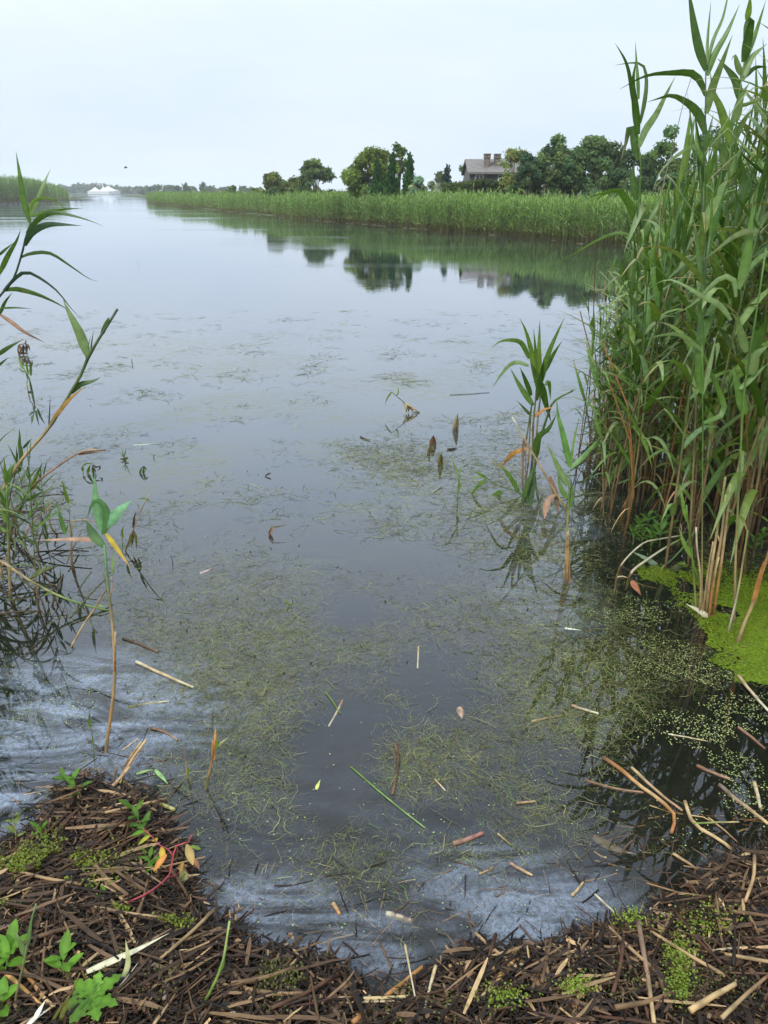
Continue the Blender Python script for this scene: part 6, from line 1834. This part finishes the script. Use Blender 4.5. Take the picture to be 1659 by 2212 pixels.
def threads(n, y0, y1, lmin, lmax, wmin, wmax, K, z0, z1, seed, gain=1.0, thr=.10):
    r = np.random.default_rng(seed)
    xs, ys = [], []
    tot = 0
    while tot < n:
        Y = y0 * (y1 / y0) ** r.uniform(0, 1, 60000)
        X = r.uniform(-.62, .66, 60000) * (Y + .9)
        d = weed_density(X, Y)
        k = r.uniform(0, 1, 60000) < np.clip((d - thr) * gain, 0, 1) ** 1.2 * np.clip((Y - y0) / (.35 * y0), 0, 1)
        xs.append(X[k]); ys.append(Y[k]); tot += int(k.sum())
    X, Y = np.concatenate(xs)[:n], np.concatenate(ys)[:n]
    n = len(X)
    L = r.uniform(lmin, lmax, n) * r.uniform(.6, 1, n)
    a0 = r.uniform(0, 6.28, n) * .6 + 2.2 * NW2(X * .4, Y * .4)
    da = r.normal(0, .55, (n, K)) * np.where(r.uniform(0, 1, (n, 1)) < .25, 1.9, .8)
    a = a0[:, None] + np.cumsum(da, 1)
    st = L[:, None] / (K - 1)
    px_ = X[:, None] + np.cumsum(np.cos(a) * st, 1)
    py_ = Y[:, None] + np.cumsum(np.sin(a) * st, 1)
    zb = np.where(r.uniform(0, 1, n) < .22, r.uniform(.001, .007, n), r.uniform(z0, z1, n))[:, None]
    pz_ = zb + np.cumsum(r.normal(0, .0022, (n, K)), 1)
    P = np.stack([px_, py_, np.minimum(pz_, .010)], -1)
    t = nrm(np.gradient(P, axis=1))
    side = nrm(np.cross(t, np.array([0, 0, 1.])) + r.normal(0, .3, (n, 1, 3)))
    hw = r.uniform(wmin, wmax, (n, 1)) / 2 * np.interp(np.linspace(0, 1, K), [0, .5, 1], [.6, 1, .4])[None]
    v, q = strip(P, side, hw)
    base = np.array([(.17, .175, .062), (.115, .125, .04), (.235, .245, .10), (.075, .07, .03), (.21, .17, .08), (.11, .18, .042)])[r.choice(6, n, p=[.3, .25, .15, .12, .08, .10])]
    c = base * r.uniform(.55, 1.3, (n, 1))
    return v, q, np.repeat(c, K * 2, 0)


A = Acc()
A.add(*threads(62000, 1.45, 6.5, .02, .075, .0011, .0024, 4, -.022, .003, 11, .75, .08))
A.add(*threads(15000, 1.45, 6.5, .06, .16, .0015, .0034, 7, -.030, .003, 14, .8, .12))
A.add(*threads(24000, 4.0, 10.5, .05, .16, .0024, .0048, 4, -.012, .005, 12, .8, .12))
A.add(*threads(5000, 7.0, 15.0, .12, .30, .004, .008, 4, -.006, .005, 13, .8, .16))
tag(link('pond_weed', A.mesh('pond_weed', M_WEED)), 'tangled olive thread weed floating in patches over the near pond', 'pond weed', None, 'stuff')
# small dark crumbs on the surface
P = []
while len(P) < 800:
    Y = 2.2 * (14 / 2.2) ** rl.uniform(0, 1, 3000)
    X = rl.uniform(-.62, .66, 3000) * (Y + .9)
    k = (rl.uniform(0, 1, 3000) < np.clip(weed_density(X, Y) * .5 + .04, 0, 1)) & (hgt(X, Y) < -.01)
    P += list(np.stack([X, Y, 0 * X + .004], 1)[k])
P = np.array(P[:800])
scatter('floating_debris', 'dark crumbs of rotten leaf floating on the weed', P, .0062, (.045, .04, .022), M_WET, seed=9, up=.5)
# straw line along the far waterline
Pw, s = along(ER, 260, -.5, .15, 33, lo=0, hi=.55, wig=0)
Pw = Pw[np.sin(s * .8) + np.sin(s * 2.1 + 1) + rl.normal(0, .7, len(s)) > .9]
a = rl.normal(2.6, .25, len(Pw))
Ls = rl.uniform(.15, .45, len(Pw))
Pp = np.stack([Pw[:, 0, None] + np.cos(a)[:, None] * Ls[:, None] * np.array([-.5, .5]), Pw[:, 1, None] + np.sin(a)[:, None] * Ls[:, None] * np.array([-.5, .5]), np.full((len(Pw), 2), .012)], -1)
A = Acc()
v, q = tube(Pp, np.full((len(Pw), 2), .010), 4)
A.add(v, q, (.22, .19, .11))
tag(link('floating_straw', A.mesh('floating_straw', M_DRY)), 'pale straw floating along the foot of the far right reed bed', 'straw', None, 'stuff')

# ---------------- air
A = Acc()
box(A, -1750, 1750, -40, 1850, -2.2, 26)
hz = A.mesh('haze', M_WHITE, False)
hz.materials.clear()
m, n_, l_ = mat_new('haze_air')
pv = n_.new('ShaderNodeVolumePrincipled')
pv.inputs['Color'].default_value = (.93, .97, 1.0, 1)
pv.inputs['Density'].default_value = .0004
pv.inputs['Anisotropy'].default_value = 0.0
mo = n_.new('ShaderNodeOutputMaterial')
l_.new(pv.outputs['Volume'], mo.inputs['Volume'])
hz.materials.append(m)
tag(link('haze', hz), 'pale damp summer haze over the pond', 'haze', None, 'stuff')
